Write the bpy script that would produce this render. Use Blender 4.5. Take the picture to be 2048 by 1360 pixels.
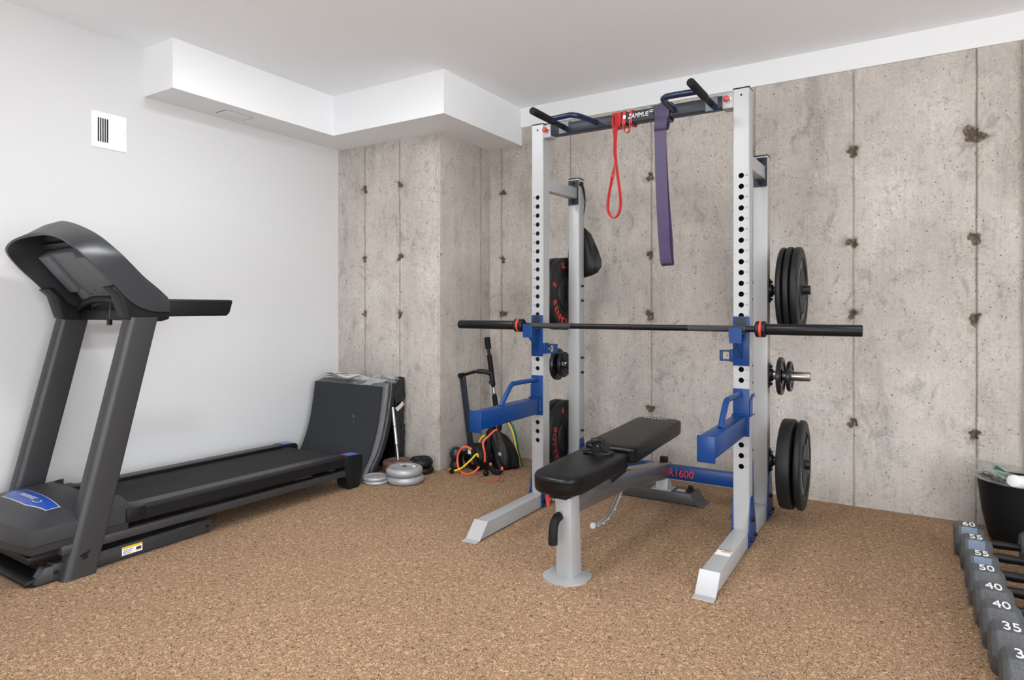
import bpy, bmesh, math, random
from mathutils import Vector, Matrix, noise as mnoise
random.seed(7)
for o in list(bpy.data.objects): bpy.data.objects.remove(o)
SC = bpy.context.scene
COL = SC.collection
PI = math.pi
# ------------------------------------------------------------------ camera, world, lights, exposure
cam = bpy.data.cameras.new('camera'); camo = bpy.data.objects.new('camera', cam); COL.objects.link(camo)
camo.location = (0, 0, 1.1); camo.rotation_euler = (PI/2, 0, 0.55735)
cam.sensor_width = 36; cam.lens = 1269.6/2048*36; cam.shift_y = -(680-616.4)/2048
cam.clip_start = 0.02; cam.clip_end = 60
SC.camera = camo
w = bpy.data.worlds.new('daylight'); SC.world = w; w.use_nodes = True
w.node_tree.nodes['Background'].inputs[0].default_value = (0.905, 0.95, 0.99, 1)
w.node_tree.nodes['Background'].inputs[1].default_value = 6.3
def downlight(x, y, power, size=0.3):
    l = bpy.data.lights.new('ceiling_lamp', 'AREA'); l.shape = 'DISK'; l.size = size; l.energy = power
    l.color = (0.95, 0.97, 1.0)
    o = bpy.data.objects.new('ceiling_lamp', l); COL.objects.link(o); o.location = (x, y, 2.555)
for p in ((-2.25, 1.9, 14), (-1.25, 1.3, 19), (0.3, 2.1, 6.5), (-2.4, -0.6, 4), (-0.4, -0.6, 11), (1.7, 0.4, 5)): downlight(*p)
SC.view_settings.view_transform = 'Standard'; SC.view_settings.look = 'None'
SC.view_settings.exposure = 0.36; SC.view_settings.gamma = 1.0
# ------------------------------------------------------------------ colours and materials
def lin(c):
    c /= 255.0
    return c/12.92 if c <= 0.04045 else ((c+0.055)/1.055)**2.4
def rgb(r, g, b): return (lin(r), lin(g), lin(b), 1)
MATS = {}
def mat(name, col, rough=0.5, metal=0.0, bump=None, var=None, spec=0.5, coat=0.0):
    """bump=(scale,strength)  var=(scale,amount)"""
    if name in MATS: return MATS[name]
    m = bpy.data.materials.new(name); m.use_nodes = True; nt = m.node_tree; b = nt.nodes['Principled BSDF']
    b.inputs['Base Color'].default_value = col; b.inputs['Roughness'].default_value = rough
    b.inputs['Metallic'].default_value = metal; b.inputs['Specular IOR Level'].default_value = spec
    b.inputs['Coat Weight'].default_value = coat
    tc = nt.nodes.new('ShaderNodeTexCoord')
    if bump:
        n = nt.nodes.new('ShaderNodeTexNoise'); n.inputs['Scale'].default_value = bump[0]; n.inputs['Detail'].default_value = 3
        nt.links.new(tc.outputs['Object'], n.inputs['Vector'])
        bp = nt.nodes.new('ShaderNodeBump'); bp.inputs['Strength'].default_value = bump[1]; bp.inputs['Distance'].default_value = 0.004
        nt.links.new(n.outputs['Fac'], bp.inputs['Height']); nt.links.new(bp.outputs['Normal'], b.inputs['Normal'])
    if var:
        n = nt.nodes.new('ShaderNodeTexNoise'); n.inputs['Scale'].default_value = var[0]; n.inputs['Detail'].default_value = 5
        nt.links.new(tc.outputs['Object'], n.inputs['Vector'])
        r = nt.nodes.new('ShaderNodeValToRGB')
        a = var[1]
        r.color_ramp.elements[0].position = 0.3; r.color_ramp.elements[1].position = 0.7
        r.color_ramp.elements[0].color = tuple(c*(1-a) for c in col[:3])+(1,)
        r.color_ramp.elements[1].color = tuple(min(1, c*(1+a)) for c in col[:3])+(1,)
        nt.links.new(n.outputs['Fac'], r.inputs['Fac']); nt.links.new(r.outputs['Color'], b.inputs['Base Color'])
    MATS[name] = m
    return m
M_white   = mat('white_paint', rgb(207, 207, 207), 0.85, bump=(180, 0.06), spec=0.2)
M_ceil    = mat('ceiling_paint', rgb(248, 251, 255), 0.95, bump=(150, 0.08), spec=0.1)
M_band    = mat('white_trim_paint', rgb(236, 237, 238), 0.8, spec=0.2)
M_silver  = mat('silver_powder_coat', rgb(172, 173, 174), 0.42, 0.25, bump=(900, 0.03), var=(6, 0.03))
M_blue    = mat('blue_powder_coat', rgb(2, 53, 112), 0.33, 0.0, spec=0.4, bump=(500, 0.02))
M_navy    = mat('dark_navy_paint', rgb(14, 30, 62), 0.3, 0.0, spec=0.5)
M_slate   = mat('slate_black_paint', rgb(36, 43, 54), 0.4, 0.0, spec=0.4)
M_black   = mat('black_plastic', rgb(17, 17, 19), 0.45, spec=0.35)
M_rubber  = mat('black_rubber', rgb(22, 23, 25), 0.5, spec=0.35, bump=(300, 0.05), var=(9, 0.15))
M_foam    = mat('black_foam_grip', rgb(18, 19, 22), 0.75, spec=0.3, bump=(600, 0.2))
M_iron    = mat('black_enamel_iron', rgb(22, 23, 26), 0.25)
M_barbell = mat('black_oxide_steel', rgb(38, 38, 40), 0.34, 0.7)
M_steel   = mat('bright_steel', rgb(168, 166, 164), 0.28, 1.0)
M_chrome  = mat('chrome', rgb(224, 224, 226), 0.2, 0.9)
M_red     = mat('red_latex', rgb(182, 34, 34), 0.4)
M_purple  = mat('purple_latex', rgb(68, 58, 88), 0.4, spec=0.35, var=(12, 0.06))
M_redknob = mat('red_plastic', rgb(202, 74, 66), 0.4, bump=(120, 0.3))
M_redink  = mat('red_print', rgb(206, 58, 46), 0.6)
M_whiteink= mat('white_print', rgb(232, 232, 232), 0.6)
M_darkink = mat('dark_print', rgb(60, 60, 62), 0.7)
M_yellow  = mat('yellow_print', rgb(236, 190, 30), 0.6)
M_orange  = mat('orange_print', rgb(226, 150, 60), 0.6)
M_vinyl   = mat('black_vinyl', rgb(12, 12, 13), 0.34, spec=0.3, bump=(14, 0.12), var=(5, 0.12))
M_tmill   = mat('graphite_plastic', rgb(46, 47, 50), 0.42, bump=(700, 0.05), var=(5, 0.06))
M_tshell  = mat('graphite_shell', rgb(50, 51, 54), 0.36, 0.15, bump=(900, 0.03))
M_tcol    = mat('graphite_column', rgb(56, 56, 58), 0.42, 0.2, bump=(900, 0.04))
M_tdark   = mat('treadmill_black', rgb(16, 16, 19), 0.45, spec=0.35)
M_tpanel  = mat('treadmill_panel', rgb(92, 94, 98), 0.55)
M_belt    = mat('belt_rubber', rgb(20, 21, 24), 0.9, bump=(900, 0.15))
M_badge   = mat('badge_blue', rgb(26, 70, 160), 0.25)
M_badgel  = mat('label_blue', rgb(92, 116, 196), 0.4)
M_silverpr= mat('silver_print', rgb(205, 205, 205), 0.4, 0.3)
M_mat     = mat('grey_foam_mat', rgb(38, 40, 45), 0.85, bump=(500, 0.1), var=(4, 0.05))
M_mat2    = mat('light_foam_mat', rgb(104, 105, 106), 0.7, var=(9, 0.1))
M_paper   = mat('newsprint', rgb(212, 208, 200), 0.9, var=(30, 0.12))
M_vinsilv = mat('silver_vinyl', rgb(166, 168, 171), 0.34, 0.3, bump=(30, 0.04))
M_rust    = mat('brown_iron', rgb(104, 84, 72), 0.65, 0.1, bump=(60, 0.4), var=(14, 0.25))
M_hex     = mat('grey_hex_rubber', rgb(74, 76, 79), 0.5, bump=(420, 0.35), var=(160, 0.28))
M_ytube   = mat('yellow_latex', rgb(244, 208, 40), 0.4)
M_otube   = mat('coral_latex', rgb(236, 98, 70), 0.4)
M_gtube   = mat('green_latex', rgb(24, 120, 92), 0.45)
M_teal    = mat('teal_latex', rgb(36, 128, 138), 0.45)
M_cloth   = mat('black_nylon', rgb(15, 15, 17), 0.5, spec=0.4, bump=(80, 0.2))
M_bin     = mat('matte_black_bin', rgb(10, 11, 13), 0.6, spec=0.25)
M_green   = mat('green_print', rgb(30, 92, 66), 0.45)
M_wcup    = mat('white_paper_cup', rgb(224, 224, 222), 0.6)
M_foil    = mat('foil', rgb(222, 224, 226), 0.25, 0.8, bump=(40, 0.6))
M_hole    = mat('hole_shade_black', rgb(10, 10, 11), 0.8)  # near-black colour standing for the shade inside holes and slots
M_seam    = mat('gap_shade_grey', rgb(70, 70, 70), 0.8)  # grey strips in this colour stand for shade in the panel gap
M_ventw   = mat('white_enamel', rgb(236, 236, 236), 0.45)

def clear_mat(name, tint, alpha_rough=0.1, gloss=0.35, crease=True):
    m = bpy.data.materials.new(name); m.use_nodes = True; nt = m.node_tree; nt.nodes.clear()
    out = nt.nodes.new('ShaderNodeOutputMaterial'); mx = nt.nodes.new('ShaderNodeMixShader')
    tr = nt.nodes.new('ShaderNodeBsdfTransparent'); tr.inputs[0].default_value = tint
    pb = nt.nodes.new('ShaderNodeBsdfPrincipled'); pb.inputs['Base Color'].default_value = rgb(215, 217, 219)
    pb.inputs['Roughness'].default_value = alpha_rough
    lw = nt.nodes.new('ShaderNodeLayerWeight'); lw.inputs['Blend'].default_value = gloss
    tc = nt.nodes.new('ShaderNodeTexCoord'); n = nt.nodes.new('ShaderNodeTexNoise'); n.inputs['Scale'].default_value = 35
    nt.links.new(tc.outputs['Object'], n.inputs['Vector'])
    bp = nt.nodes.new('ShaderNodeBump'); bp.inputs['Strength'].default_value = 0.5; bp.inputs['Distance'].default_value = 0.01
    nt.links.new(n.outputs['Fac'], bp.inputs['Height'])
    if crease: nt.links.new(bp.outputs['Normal'], pb.inputs['Normal']); nt.links.new(bp.outputs['Normal'], lw.inputs['Normal'])
    nt.links.new(lw.outputs['Facing'], mx.inputs[0]); nt.links.new(tr.outputs[0], mx.inputs[1]); nt.links.new(pb.outputs[0], mx.inputs[2])
    nt.links.new(mx.outputs[0], out.inputs[0])
    return m
def pet_mat():
    m = bpy.data.materials.new('clear_bottle_plastic'); m.use_nodes = True; nt = m.node_tree; nt.nodes.clear()
    out = nt.nodes.new('ShaderNodeOutputMaterial'); mx = nt.nodes.new('ShaderNodeMixShader')
    tr = nt.nodes.new('ShaderNodeBsdfTransparent'); tr.inputs[0].default_value = (0.93, 0.945, 0.945, 1)
    gl = nt.nodes.new('ShaderNodeBsdfGlossy'); gl.inputs['Roughness'].default_value = 0.2; gl.inputs['Color'].default_value = (0.92, 0.93, 0.93, 1)
    lw = nt.nodes.new('ShaderNodeLayerWeight'); lw.inputs['Blend'].default_value = 0.36
    nt.links.new(lw.outputs['Facing'], mx.inputs[0]); nt.links.new(tr.outputs[0], mx.inputs[1]); nt.links.new(gl.outputs[0], mx.inputs[2]); nt.links.new(mx.outputs[0], out.inputs[0])
    return m
M_film = clear_mat('clear_film', (0.93, 0.94, 0.95, 1), 0.12, 0.3)
M_blackfilm = mat('black_film', rgb(16, 17, 19), 0.14, spec=0.7)
M_pet  = pet_mat()

def concrete_mat():
    m = bpy.data.materials.new('board_formed_concrete'); m.use_nodes = True; nt = m.node_tree; L = nt.links
    b = nt.nodes['Principled BSDF']; b.inputs['Roughness'].default_value = 0.85; b.inputs['Specular IOR Level'].default_value = 0.25
    tc = nt.nodes.new('ShaderNodeTexCoord')
    def noise(scale, detail=4, rough=0.55, stretch=None, dist=0.0):
        n = nt.nodes.new('ShaderNodeTexNoise'); n.inputs['Scale'].default_value = scale; n.inputs['Detail'].default_value = detail
        n.inputs['Roughness'].default_value = rough; n.inputs['Distortion'].default_value = dist
        if stretch:
            mp = nt.nodes.new('ShaderNodeMapping'); mp.inputs['Scale'].default_value = stretch
            L.new(tc.outputs['Object'], mp.inputs['Vector']); L.new(mp.outputs[0], n.inputs['Vector'])
        else: L.new(tc.outputs['Object'], n.inputs['Vector'])
        return n.outputs['Fac']
    def ramp(fac, stops):
        r = nt.nodes.new('ShaderNodeValToRGB'); e = r.color_ramp.elements
        while len(e) < len(stops): e.new(0.5)
        for i, (p, c) in enumerate(stops): e[i].position = p; e[i].color = c if len(c) == 4 else tuple(c)+(1,)
        L.new(fac, r.inputs['Fac']); return r.outputs['Color']
    def mix(kind, fac, a, c):
        x = nt.nodes.new('ShaderNodeMix'); x.data_type = 'RGBA'; x.blend_type = kind
        if isinstance(fac, float): x.inputs[0].default_value = fac
        else: L.new(fac, x.inputs[0])
        for s, v in ((6, a), (7, c)):
            if isinstance(v, tuple): x.inputs[s].default_value = v
            else: L.new(v, x.inputs[s])
        return x.outputs[2]
    g = lambda v: (v, v, v, 1)
    col = ramp(noise(1.6, 6, 0.6), [(0.3, rgb(172, 165, 157)), (0.55, rgb(191, 184, 176)), (0.75, rgb(204, 198, 191))])
    col = mix('MULTIPLY', 0.6, col, ramp(noise(2.2, 5, 0.7, (1.6, 1.6, 0.5)), [(0.32, g(0.60)), (0.43, g(0.90)), (0.58, g(1.03))]))
    col = mix('MULTIPLY', 0.8, col, ramp(noise(9, 6, 0.7, (1, 1, 0.6), 1.2), [(0.34, g(0.68)), (0.44, g(0.97)), (0.7, g(1.06))]))
    col = mix('MULTIPLY', 0.7, col, ramp(noise(60, 5, 0.75), [(0.3, g(0.74)), (0.48, g(1.0)), (0.72, g(1.10))]))
    # fine vertical board grain
    col = mix('MULTIPLY', 0.5, col, ramp(noise(30, 3, 0.6, (3.0, 3.0, 0.12)), [(0.35, g(0.9)), (0.6, g(1.04))]))
    # curled trowel and tear marks
    wl = noise(26, 1, 0.5, None, 1.6)
    wr = ramp(wl, [(0.482, g(1.0)), (0.5, g(0.62)), (0.518, g(1.08))])
    gate = ramp(noise(5, 3, 0.6), [(0.42, g(0)), (0.56, g(1))])
    col = mix('MULTIPLY', gate, col, wr)
    # air pits
    v = nt.nodes.new('ShaderNodeTexVoronoi'); v.inputs['Scale'].default_value = 30; L.new(tc.outputs['Object'], v.inputs['Vector'])
    v2 = nt.nodes.new('ShaderNodeTexVoronoi'); v2.inputs['Scale'].default_value = 62; L.new(tc.outputs['Object'], v2.inputs['Vector'])
    pit = ramp(v.outputs['Distance'], [(0.08, g(0.35)), (0.15, g(1.0))]); pit2 = ramp(v2.outputs['Distance'], [(0.12, g(0.5)), (0.2, g(1.0))])
    sep = nt.nodes.new('ShaderNodeSeparateColor'); L.new(v.outputs['Color'], sep.inputs[0])
    sep2 = nt.nodes.new('ShaderNodeSeparateColor'); L.new(v2.outputs['Color'], sep2.inputs[0])
    k1 = ramp(sep.outputs[0], [(0.45, g(0)), (0.5, g(1))]); k2 = ramp(sep2.outputs[0], [(0.56, g(0)), (0.6, g(1))])
    col = mix('MULTIPLY', k1, col, pit); col = mix('MULTIPLY', k2, col, pit2)
    # light lime blotches
    col = mix('MIX', ramp(noise(13, 5, 0.8), [(0.68, g(0)), (0.78, g(0.55))]), col, rgb(212, 207, 202))
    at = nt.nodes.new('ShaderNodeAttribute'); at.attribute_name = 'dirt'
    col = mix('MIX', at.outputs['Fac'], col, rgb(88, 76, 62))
    L.new(col, b.inputs['Base Color'])
    hb = mix('ADD', 0.5, noise(70, 5, 0.7), noise(8, 4, 0.6))
    hb2 = mix('MULTIPLY', 0.8, hb, pit)
    bp = nt.nodes.new('ShaderNodeBump'); bp.inputs['Strength'].default_value = 0.35; bp.inputs['Distance'].default_value = 0.006
    L.new(hb2, bp.inputs['Height']); L.new(bp.outputs['Normal'], b.inputs['Normal'])
    return m
M_conc = concrete_mat()

def carpet_mat():
    m = bpy.data.materials.new('flecked_loop_carpet'); m.use_nodes = True; nt = m.node_tree; L = nt.links
    b = nt.nodes['Principled BSDF']; b.inputs['Roughness'].default_value = 0.95; b.inputs['Specular IOR Level'].default_value = 0.1
    tc = nt.nodes.new('ShaderNodeTexCoord')
    def noise(scale, detail, rough, dist):
        n = nt.nodes.new('ShaderNodeTexNoise'); n.inputs['Scale'].default_value = scale; n.inputs['Detail'].default_value = detail
        n.inputs['Roughness'].default_value = rough; n.inputs['Distortion'].default_value = dist
        L.new(tc.outputs['Object'], n.inputs['Vector']); return n.outputs['Fac']
    def ramp(fac, stops):
        r = nt.nodes.new('ShaderNodeValToRGB'); e = r.color_ramp.elements
        while len(e) < len(stops): e.new(0.5)
        for i, (p, c) in enumerate(stops): e[i].position = p; e[i].color = c
        L.new(fac, r.inputs['Fac']); return r.outputs['Color']
    g = lambda v: (v, v, v, 1)
    tan, mid, dark = rgb(186, 154, 124), rgb(148, 120, 95), rgb(70, 55, 42)
    a = noise(60, 0.6, 0.4, 0.5)
    base = ramp(a, [(0.30, tan), (0.36, mid), (0.405, mid), (0.43, dark), (0.455, tan), (0.515, tan), (0.54, dark), (0.565, mid), (0.62, mid), (0.66, dark), (0.69, tan), (0.78, mid)])
    b2 = noise(98, 0.5, 0.4, 0.6)
    rings = ramp(b2, [(0.36, g(1.0)), (0.40, g(0.62)), (0.44, g(1.04)), (0.55, g(1.10)), (0.585, g(0.60)), (0.62, g(0.95))])
    x0 = nt.nodes.new('ShaderNodeMix'); x0.data_type = 'RGBA'; x0.blend_type = 'MULTIPLY'; x0.inputs[0].default_value = 0.8
    L.new(base, x0.inputs[6]); L.new(rings, x0.inputs[7])
    a2 = noise(260, 2, 0.6, 0.3)
    fine = ramp(a2, [(0.33, g(0.70)), (0.47, g(1.0)), (0.7, g(1.14))])
    x = nt.nodes.new('ShaderNodeMix'); x.data_type = 'RGBA'; x.blend_type = 'MULTIPLY'; x.inputs[0].default_value = 0.7
    L.new(x0.outputs[2], x.inputs[6]); L.new(fine, x.inputs[7])
    big = ramp(noise(1.5, 3, 0.6, 0), [(0.3, g(0.93)), (0.7, g(1.05))])
    y = nt.nodes.new('ShaderNodeMix'); y.data_type = 'RGBA'; y.blend_type = 'MULTIPLY'; y.inputs[0].default_value = 1.0
    L.new(x.outputs[2], y.inputs[6]); L.new(big, y.inputs[7])
    L.new(y.outputs[2], b.inputs['Base Color'])
    bp = nt.nodes.new('ShaderNodeBump'); bp.inputs['Strength'].default_value = 0.5; bp.inputs['Distance'].default_value = 0.004
    L.new(x.outputs[2], bp.inputs['Height']); L.new(bp.outputs['Normal'], b.inputs['Normal'])
    return m
M_carpet = carpet_mat()

# ------------------------------------------------------------------ mesh helpers
class MB:
    def __init__(s): s.bm = bmesh.new(); s.mi = 0
    def _app(s, tmp, M=None):
        if M is not None: bmesh.ops.transform(tmp, matrix=M, verts=tmp.verts)
        tmp.verts.index_update(); mp = [s.bm.verts.new(v.co) for v in tmp.verts]
        for f in tmp.faces:
            try: nf = s.bm.faces.new([mp[v.index] for v in f.verts]); nf.material_index = s.mi
            except ValueError: pass
        tmp.free()
    def raw(s, vs, fs):
        mp = [s.bm.verts.new(v) for v in vs]
        for f in fs:
            try: nf = s.bm.faces.new([mp[i] for i in f]); nf.material_index = s.mi
            except ValueError: pass
        return s
    def box(s, x0, x1, y0, y1, z0, z1, bev=0.0, seg=2, M=None):
        t = bmesh.new(); bmesh.ops.create_cube(t, size=1)
        for v in t.verts: v.co = Vector(((x0+x1)/2+v.co.x*(x1-x0), (y0+y1)/2+v.co.y*(y1-y0), (z0+z1)/2+v.co.z*(z1-z0)))
        if bev > 0: bmesh.ops.bevel(t, geom=list(t.edges), offset=bev, segments=seg, profile=0.5, affect='EDGES')
        s._app(t, M); return s
    def beam(s, p0, p1, wx, wz, bev=0.003, up=(0, 0, 1)):
        """box bar from p0 to p1, width wx across, height wz along up"""
        p0, p1 = Vector(p0), Vector(p1); d = p1-p0; l = d.length; y = d.normalized(); x = y.cross(Vector(up)).normalized(); z = x.cross(y)
        M = Matrix((x, y, z)).transposed().to_4x4(); M.translation = p0
        return s.box(-wx/2, wx/2, 0, l, -wz/2, wz/2, bev, 2, M)
    def prism(s, pts, axis, a, b, bev=0.0, seg=2):
        """2-D polygon extruded along an axis. axis 'X': pts=(y,z); 'Y': (x,z); 'Z': (x,y)"""
        f = {'X': lambda p, t: (t, p[0], p[1]), 'Y': lambda p, t: (p[0], t, p[1]), 'Z': lambda p, t: (p[0], p[1], t)}[axis]
        t = bmesh.new(); n = len(pts)
        A = [t.verts.new(f(p, a)) for p in pts]; B = [t.verts.new(f(p, b)) for p in pts]
        t.faces.new(A); t.faces.new(B[::-1])
        for i in range(n): t.faces.new((A[i], B[i], B[(i+1) % n], A[(i+1) % n]))
        bmesh.ops.recalc_face_normals(t, faces=t.faces)
        if bev > 0: bmesh.ops.bevel(t, geom=list(t.edges), offset=bev, segments=seg, profile=0.5, affect='EDGES')
        s._app(t); return s
    def cyl(s, p0, p1, r0, r1=None, seg=20, bev=0.0):
        r1 = r0 if r1 is None else r1
        p0, p1 = Vector(p0), Vector(p1); l = (p1-p0).length
        t = bmesh.new(); bmesh.ops.create_cone(t, cap_ends=True, segments=seg, radius1=r0, radius2=r1, depth=l)
        if bev > 0:
            es = [e for e in t.edges if any(len(f.verts) > 4 for f in e.link_faces)]
            bmesh.ops.bevel(t, geom=es, offset=bev, segments=2, profile=0.5, affect='EDGES')
        q = Vector((0, 0, 1)).rotation_difference(p1-p0); M = q.to_matrix().to_4x4(); M.translation = (p0+p1)/2
        s._app(t, M); return s
    def ball(s, c, r, seg=20, sc=(1, 1, 1)):
        t = bmesh.new(); bmesh.ops.create_uvsphere(t, u_segments=seg, v_segments=max(8, seg//2), radius=r)
        for v in t.verts: v.co = Vector((v.co.x*sc[0]+c[0], v.co.y*sc[1]+c[1], v.co.z*sc[2]+c[2]))
        s._app(t); return s
    def lathe(s, prof, c=(0, 0, 0), axis='Z', seg=40, closed=False):
        """prof = [(height, radius)]"""
        vs, fs = [], []; n = len(prof)
        for h, r in prof:
            for k in range(seg):
                a = 2*PI*k/seg; u, v = r*math.cos(a), r*math.sin(a)
                p = {'Z': (u, v, h), 'X': (h, u, v), 'Y': (u, h, v)}[axis]
                vs.append((p[0]+c[0], p[1]+c[1], p[2]+c[2]))
        for i in range(n if closed else n-1):
            j = (i+1) % n
            for k in range(seg): fs.append((i*seg+k, i*seg+(k+1) % seg, j*seg+(k+1) % seg, j*seg+k))
        if not closed:
            if prof[0][1] > 1e-5: fs.append(tuple(range(seg-1, -1, -1)))
            if prof[-1][1] > 1e-5: fs.append(tuple((n-1)*seg+k for k in range(seg)))
        return s.raw(vs, fs)
    def tube(s, pts, r, seg=12, closed=False, cap=True, smooth=0):
        P = [Vector(p) for p in pts]
        if smooth: P = spline(P, smooth, closed)
        n = len(P); vs, fs = [], []; prev = None
        for i in range(n):
            a = P[i-1] if (i > 0 or closed) else P[i]; b = P[(i+1) % n] if (i < n-1 or closed) else P[i]
            t = (b-a).normalized()
            if prev is None:
                prev = t.cross(Vector((0, 0, 1)));
                if prev.length < 0.01: prev = t.cross(Vector((1, 0, 0)))
            x = (prev-t*prev.dot(t)).normalized(); prev = x; y = t.cross(x)
            rr = r(i/(n-1)) if callable(r) else r
            for k in range(seg):
                an = 2*PI*k/seg; vs.append(P[i]+x*(rr*math.cos(an))+y*(rr*math.sin(an)))
        for i in range(n if closed else n-1):
            j = (i+1) % n
            for k in range(seg): fs.append((i*seg+k, i*seg+(k+1) % seg, j*seg+(k+1) % seg, j*seg+k))
        if cap and not closed: fs += [tuple(range(seg-1, -1, -1)), tuple((n-1)*seg+k for k in range(seg))]
        return s.raw(vs, fs)
    def ribbon(s, pts, wdir, width, thick, closed=False, smooth=0):
        """strap following pts; wdir = across direction (Vector or list)"""
        P = [Vector(p) for p in pts]
        W = [Vector(q) for q in wdir] if isinstance(wdir, list) else [Vector(wdir)]*len(P)
        if smooth:
            W = spline(W, smooth, closed) if isinstance(wdir, list) else W
            P = spline(P, smooth, closed)
            if not isinstance(wdir, list): W = [W[0]]*len(P)
        n = len(P); vs, fs = [], []
        for i in range(n):
            a = P[i-1] if (i > 0 or closed) else P[i]; b = P[(i+1) % n] if (i < n-1 or closed) else P[i]
            t = (b-a).normalized(); x = W[i]; x = (x-t*x.dot(t)).normalized(); y = t.cross(x)
            hw, ht = width/2, thick/2
            for u, v in ((-hw, -ht), (hw, -ht), (hw, ht), (-hw, ht)): vs.append(P[i]+x*u+y*v)
        for i in range(n if closed else n-1):
            j = (i+1) % n
            for k in range(4): fs.append((i*4+k, i*4+(k+1) % 4, j*4+(k+1) % 4, j*4+k))
        if not closed: fs += [(3, 2, 1, 0), tuple((n-1)*4+k for k in range(4))]
        return s.raw(vs, fs)
    def text(s, txt, size, M, extrude=0.0004, shear=0.0, sx=1.0):
        c = bpy.data.curves.new('t', 'FONT'); c.body = txt; c.size = size; c.extrude = extrude; c.align_x = 'CENTER'; c.align_y = 'CENTER'; c.shear = shear
        o = bpy.data.objects.new('t', c); COL.objects.link(o)
        dg = bpy.context.evaluated_depsgraph_get(); dg.update()
        me = bpy.data.meshes.new_from_object(o.evaluated_get(dg))
        vs = [M @ Vector((v.co.x*sx, v.co.y, v.co.z)) for v in me.vertices]; fs = [tuple(p.vertices) for p in me.polygons]
        bpy.data.objects.remove(o); bpy.data.curves.remove(c); bpy.data.meshes.remove(me)
        return s.raw(vs, fs)
def spline(P, k, closed=False):
    n = len(P); out = []
    g = (lambda i: P[i % n]) if closed else (lambda i: P[min(max(i, 0), n-1)])
    for i in range(n if closed else n-1):
        a, b, c, d = g(i-1), g(i), g(i+1), g(i+2)
        for j in range(k):
            t = j/k
            out.append(0.5*((2*b)+(c-a)*t+(2*a-5*b+4*c-d)*t*t+(3*b-a-3*c+d)*t*t*t))
    if not closed: out.append(P[-1].copy())
    return out
def frame(o, x, y):
    """matrix whose local X/Y are the given world directions at origin o"""
    x = Vector(x).normalized(); y = Vector(y); y = (y-x*y.dot(x)).normalized(); z = x.cross(y)
    M = Matrix((x, y, z)).transposed().to_4x4(); M.translation = Vector(o); return M
def rootloc(p):
    v = Vector((0, 0, 0))
    while p is not None: v += p.location; p = p.parent
    return v
def part(name, mb, m, parent=None, origin=None, smooth=True, sharp=33, recalc=True):
    bm = mb.bm
    if recalc: bmesh.ops.recalc_face_normals(bm, faces=bm.faces)
    off = rootloc(parent)
    if parent is None:
        if origin is None:
            lo = [min(v.co[i] for v in bm.verts) for i in range(3)]; hi = [max(v.co[i] for v in bm.verts) for i in range(3)]
            origin = ((lo[0]+hi[0])/2, (lo[1]+hi[1])/2, lo[2])
        off = Vector(origin)
    bmesh.ops.translate(bm, vec=-off, verts=bm.verts)
    if smooth:
        for f in bm.faces: f.smooth = True
        for e in bm.edges:
            if len(e.link_faces) == 2 and e.calc_face_angle(0) > math.radians(sharp): e.smooth = False
    me = bpy.data.meshes.new(name); bm.to_mesh(me); bm.free()
    for x in (m if isinstance(m, (list, tuple)) else [m]): me.materials.append(x)
    o = bpy.data.objects.new(name, me); COL.objects.link(o)
    if parent is None: o.location = off
    else: o.parent = parent
    return o
def tag(o, label, cat, group=None):
    o['label'] = label; o['category'] = cat
    if group: o['group'] = group
    return o
def thing(name, label, cat, loc=(0, 0, 0), group=None):
    o = bpy.data.objects.new(name, None); o.empty_display_size = 0.05; COL.objects.link(o); o.location = loc
    return tag(o, label, cat, group)
def dup(root, loc, rot=(0, 0, 0), label=None, group=None):
    r = root.copy(); COL.objects.link(r); r.location = loc; r.rotation_euler = rot
    if label: r['label'] = label
    if group: r['group'] = group
    for ch in list(root.children):
        c = ch.copy(); COL.objects.link(c); c.parent = r
        for gch in ch.children:
            d = gch.copy(); COL.objects.link(d); d.parent = c
    return r
def struct(name, mb, m, **k):
    o = part(name, mb, m, None, (0, 0, 0), **k); o['kind'] = 'structure'; return o
# ------------------------------------------------------------------ setting
XW, YB, YP, XS, ZS, ZC = -3.66, 4.0, 3.385, -2.69, 2.294, 2.566
XE, YE = 3.2, -3.6
struct('floor', MB().box(XW-0.1, XE, YE, YB+0.1, -0.1, 0), M_carpet)
struct('ceiling', MB().box(XW-0.1, XE, YE, YB+0.1, ZC, ZC+0.1), M_ceil)
struct('wall_left', MB().box(XW-0.1, XW, YE, YB+0.1, 0, ZC), M_white)
# walls behind and to the right of the camera, with unseen openings added and sized to let fill light in
mb = MB(); mb.box(XE, XE+0.1, YE, YB+0.1, 0, 0.12); mb.box(XE, XE+0.1, YE, YB+0.1, 2.40, ZC); mb.box(XE, XE+0.1, YE, -3.2, 0.12, 2.40); mb.box(XE, XE+0.1, 1.5, YB+0.1, 0.12, 2.40)
struct('wall_right', mb, M_white)
mb = MB(); mb.box(XW, XE, YE-0.1, YE, 0, 0.15); mb.box(XW, XE, YE-0.1, YE, 2.0, ZC)
mb.box(XW, -1.6, YE-0.1, YE, 0.15, 2.0); mb.box(0.4, XE, YE-0.1, YE, 0.15, 2.0)
struct('wall_front', mb, M_white)

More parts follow.
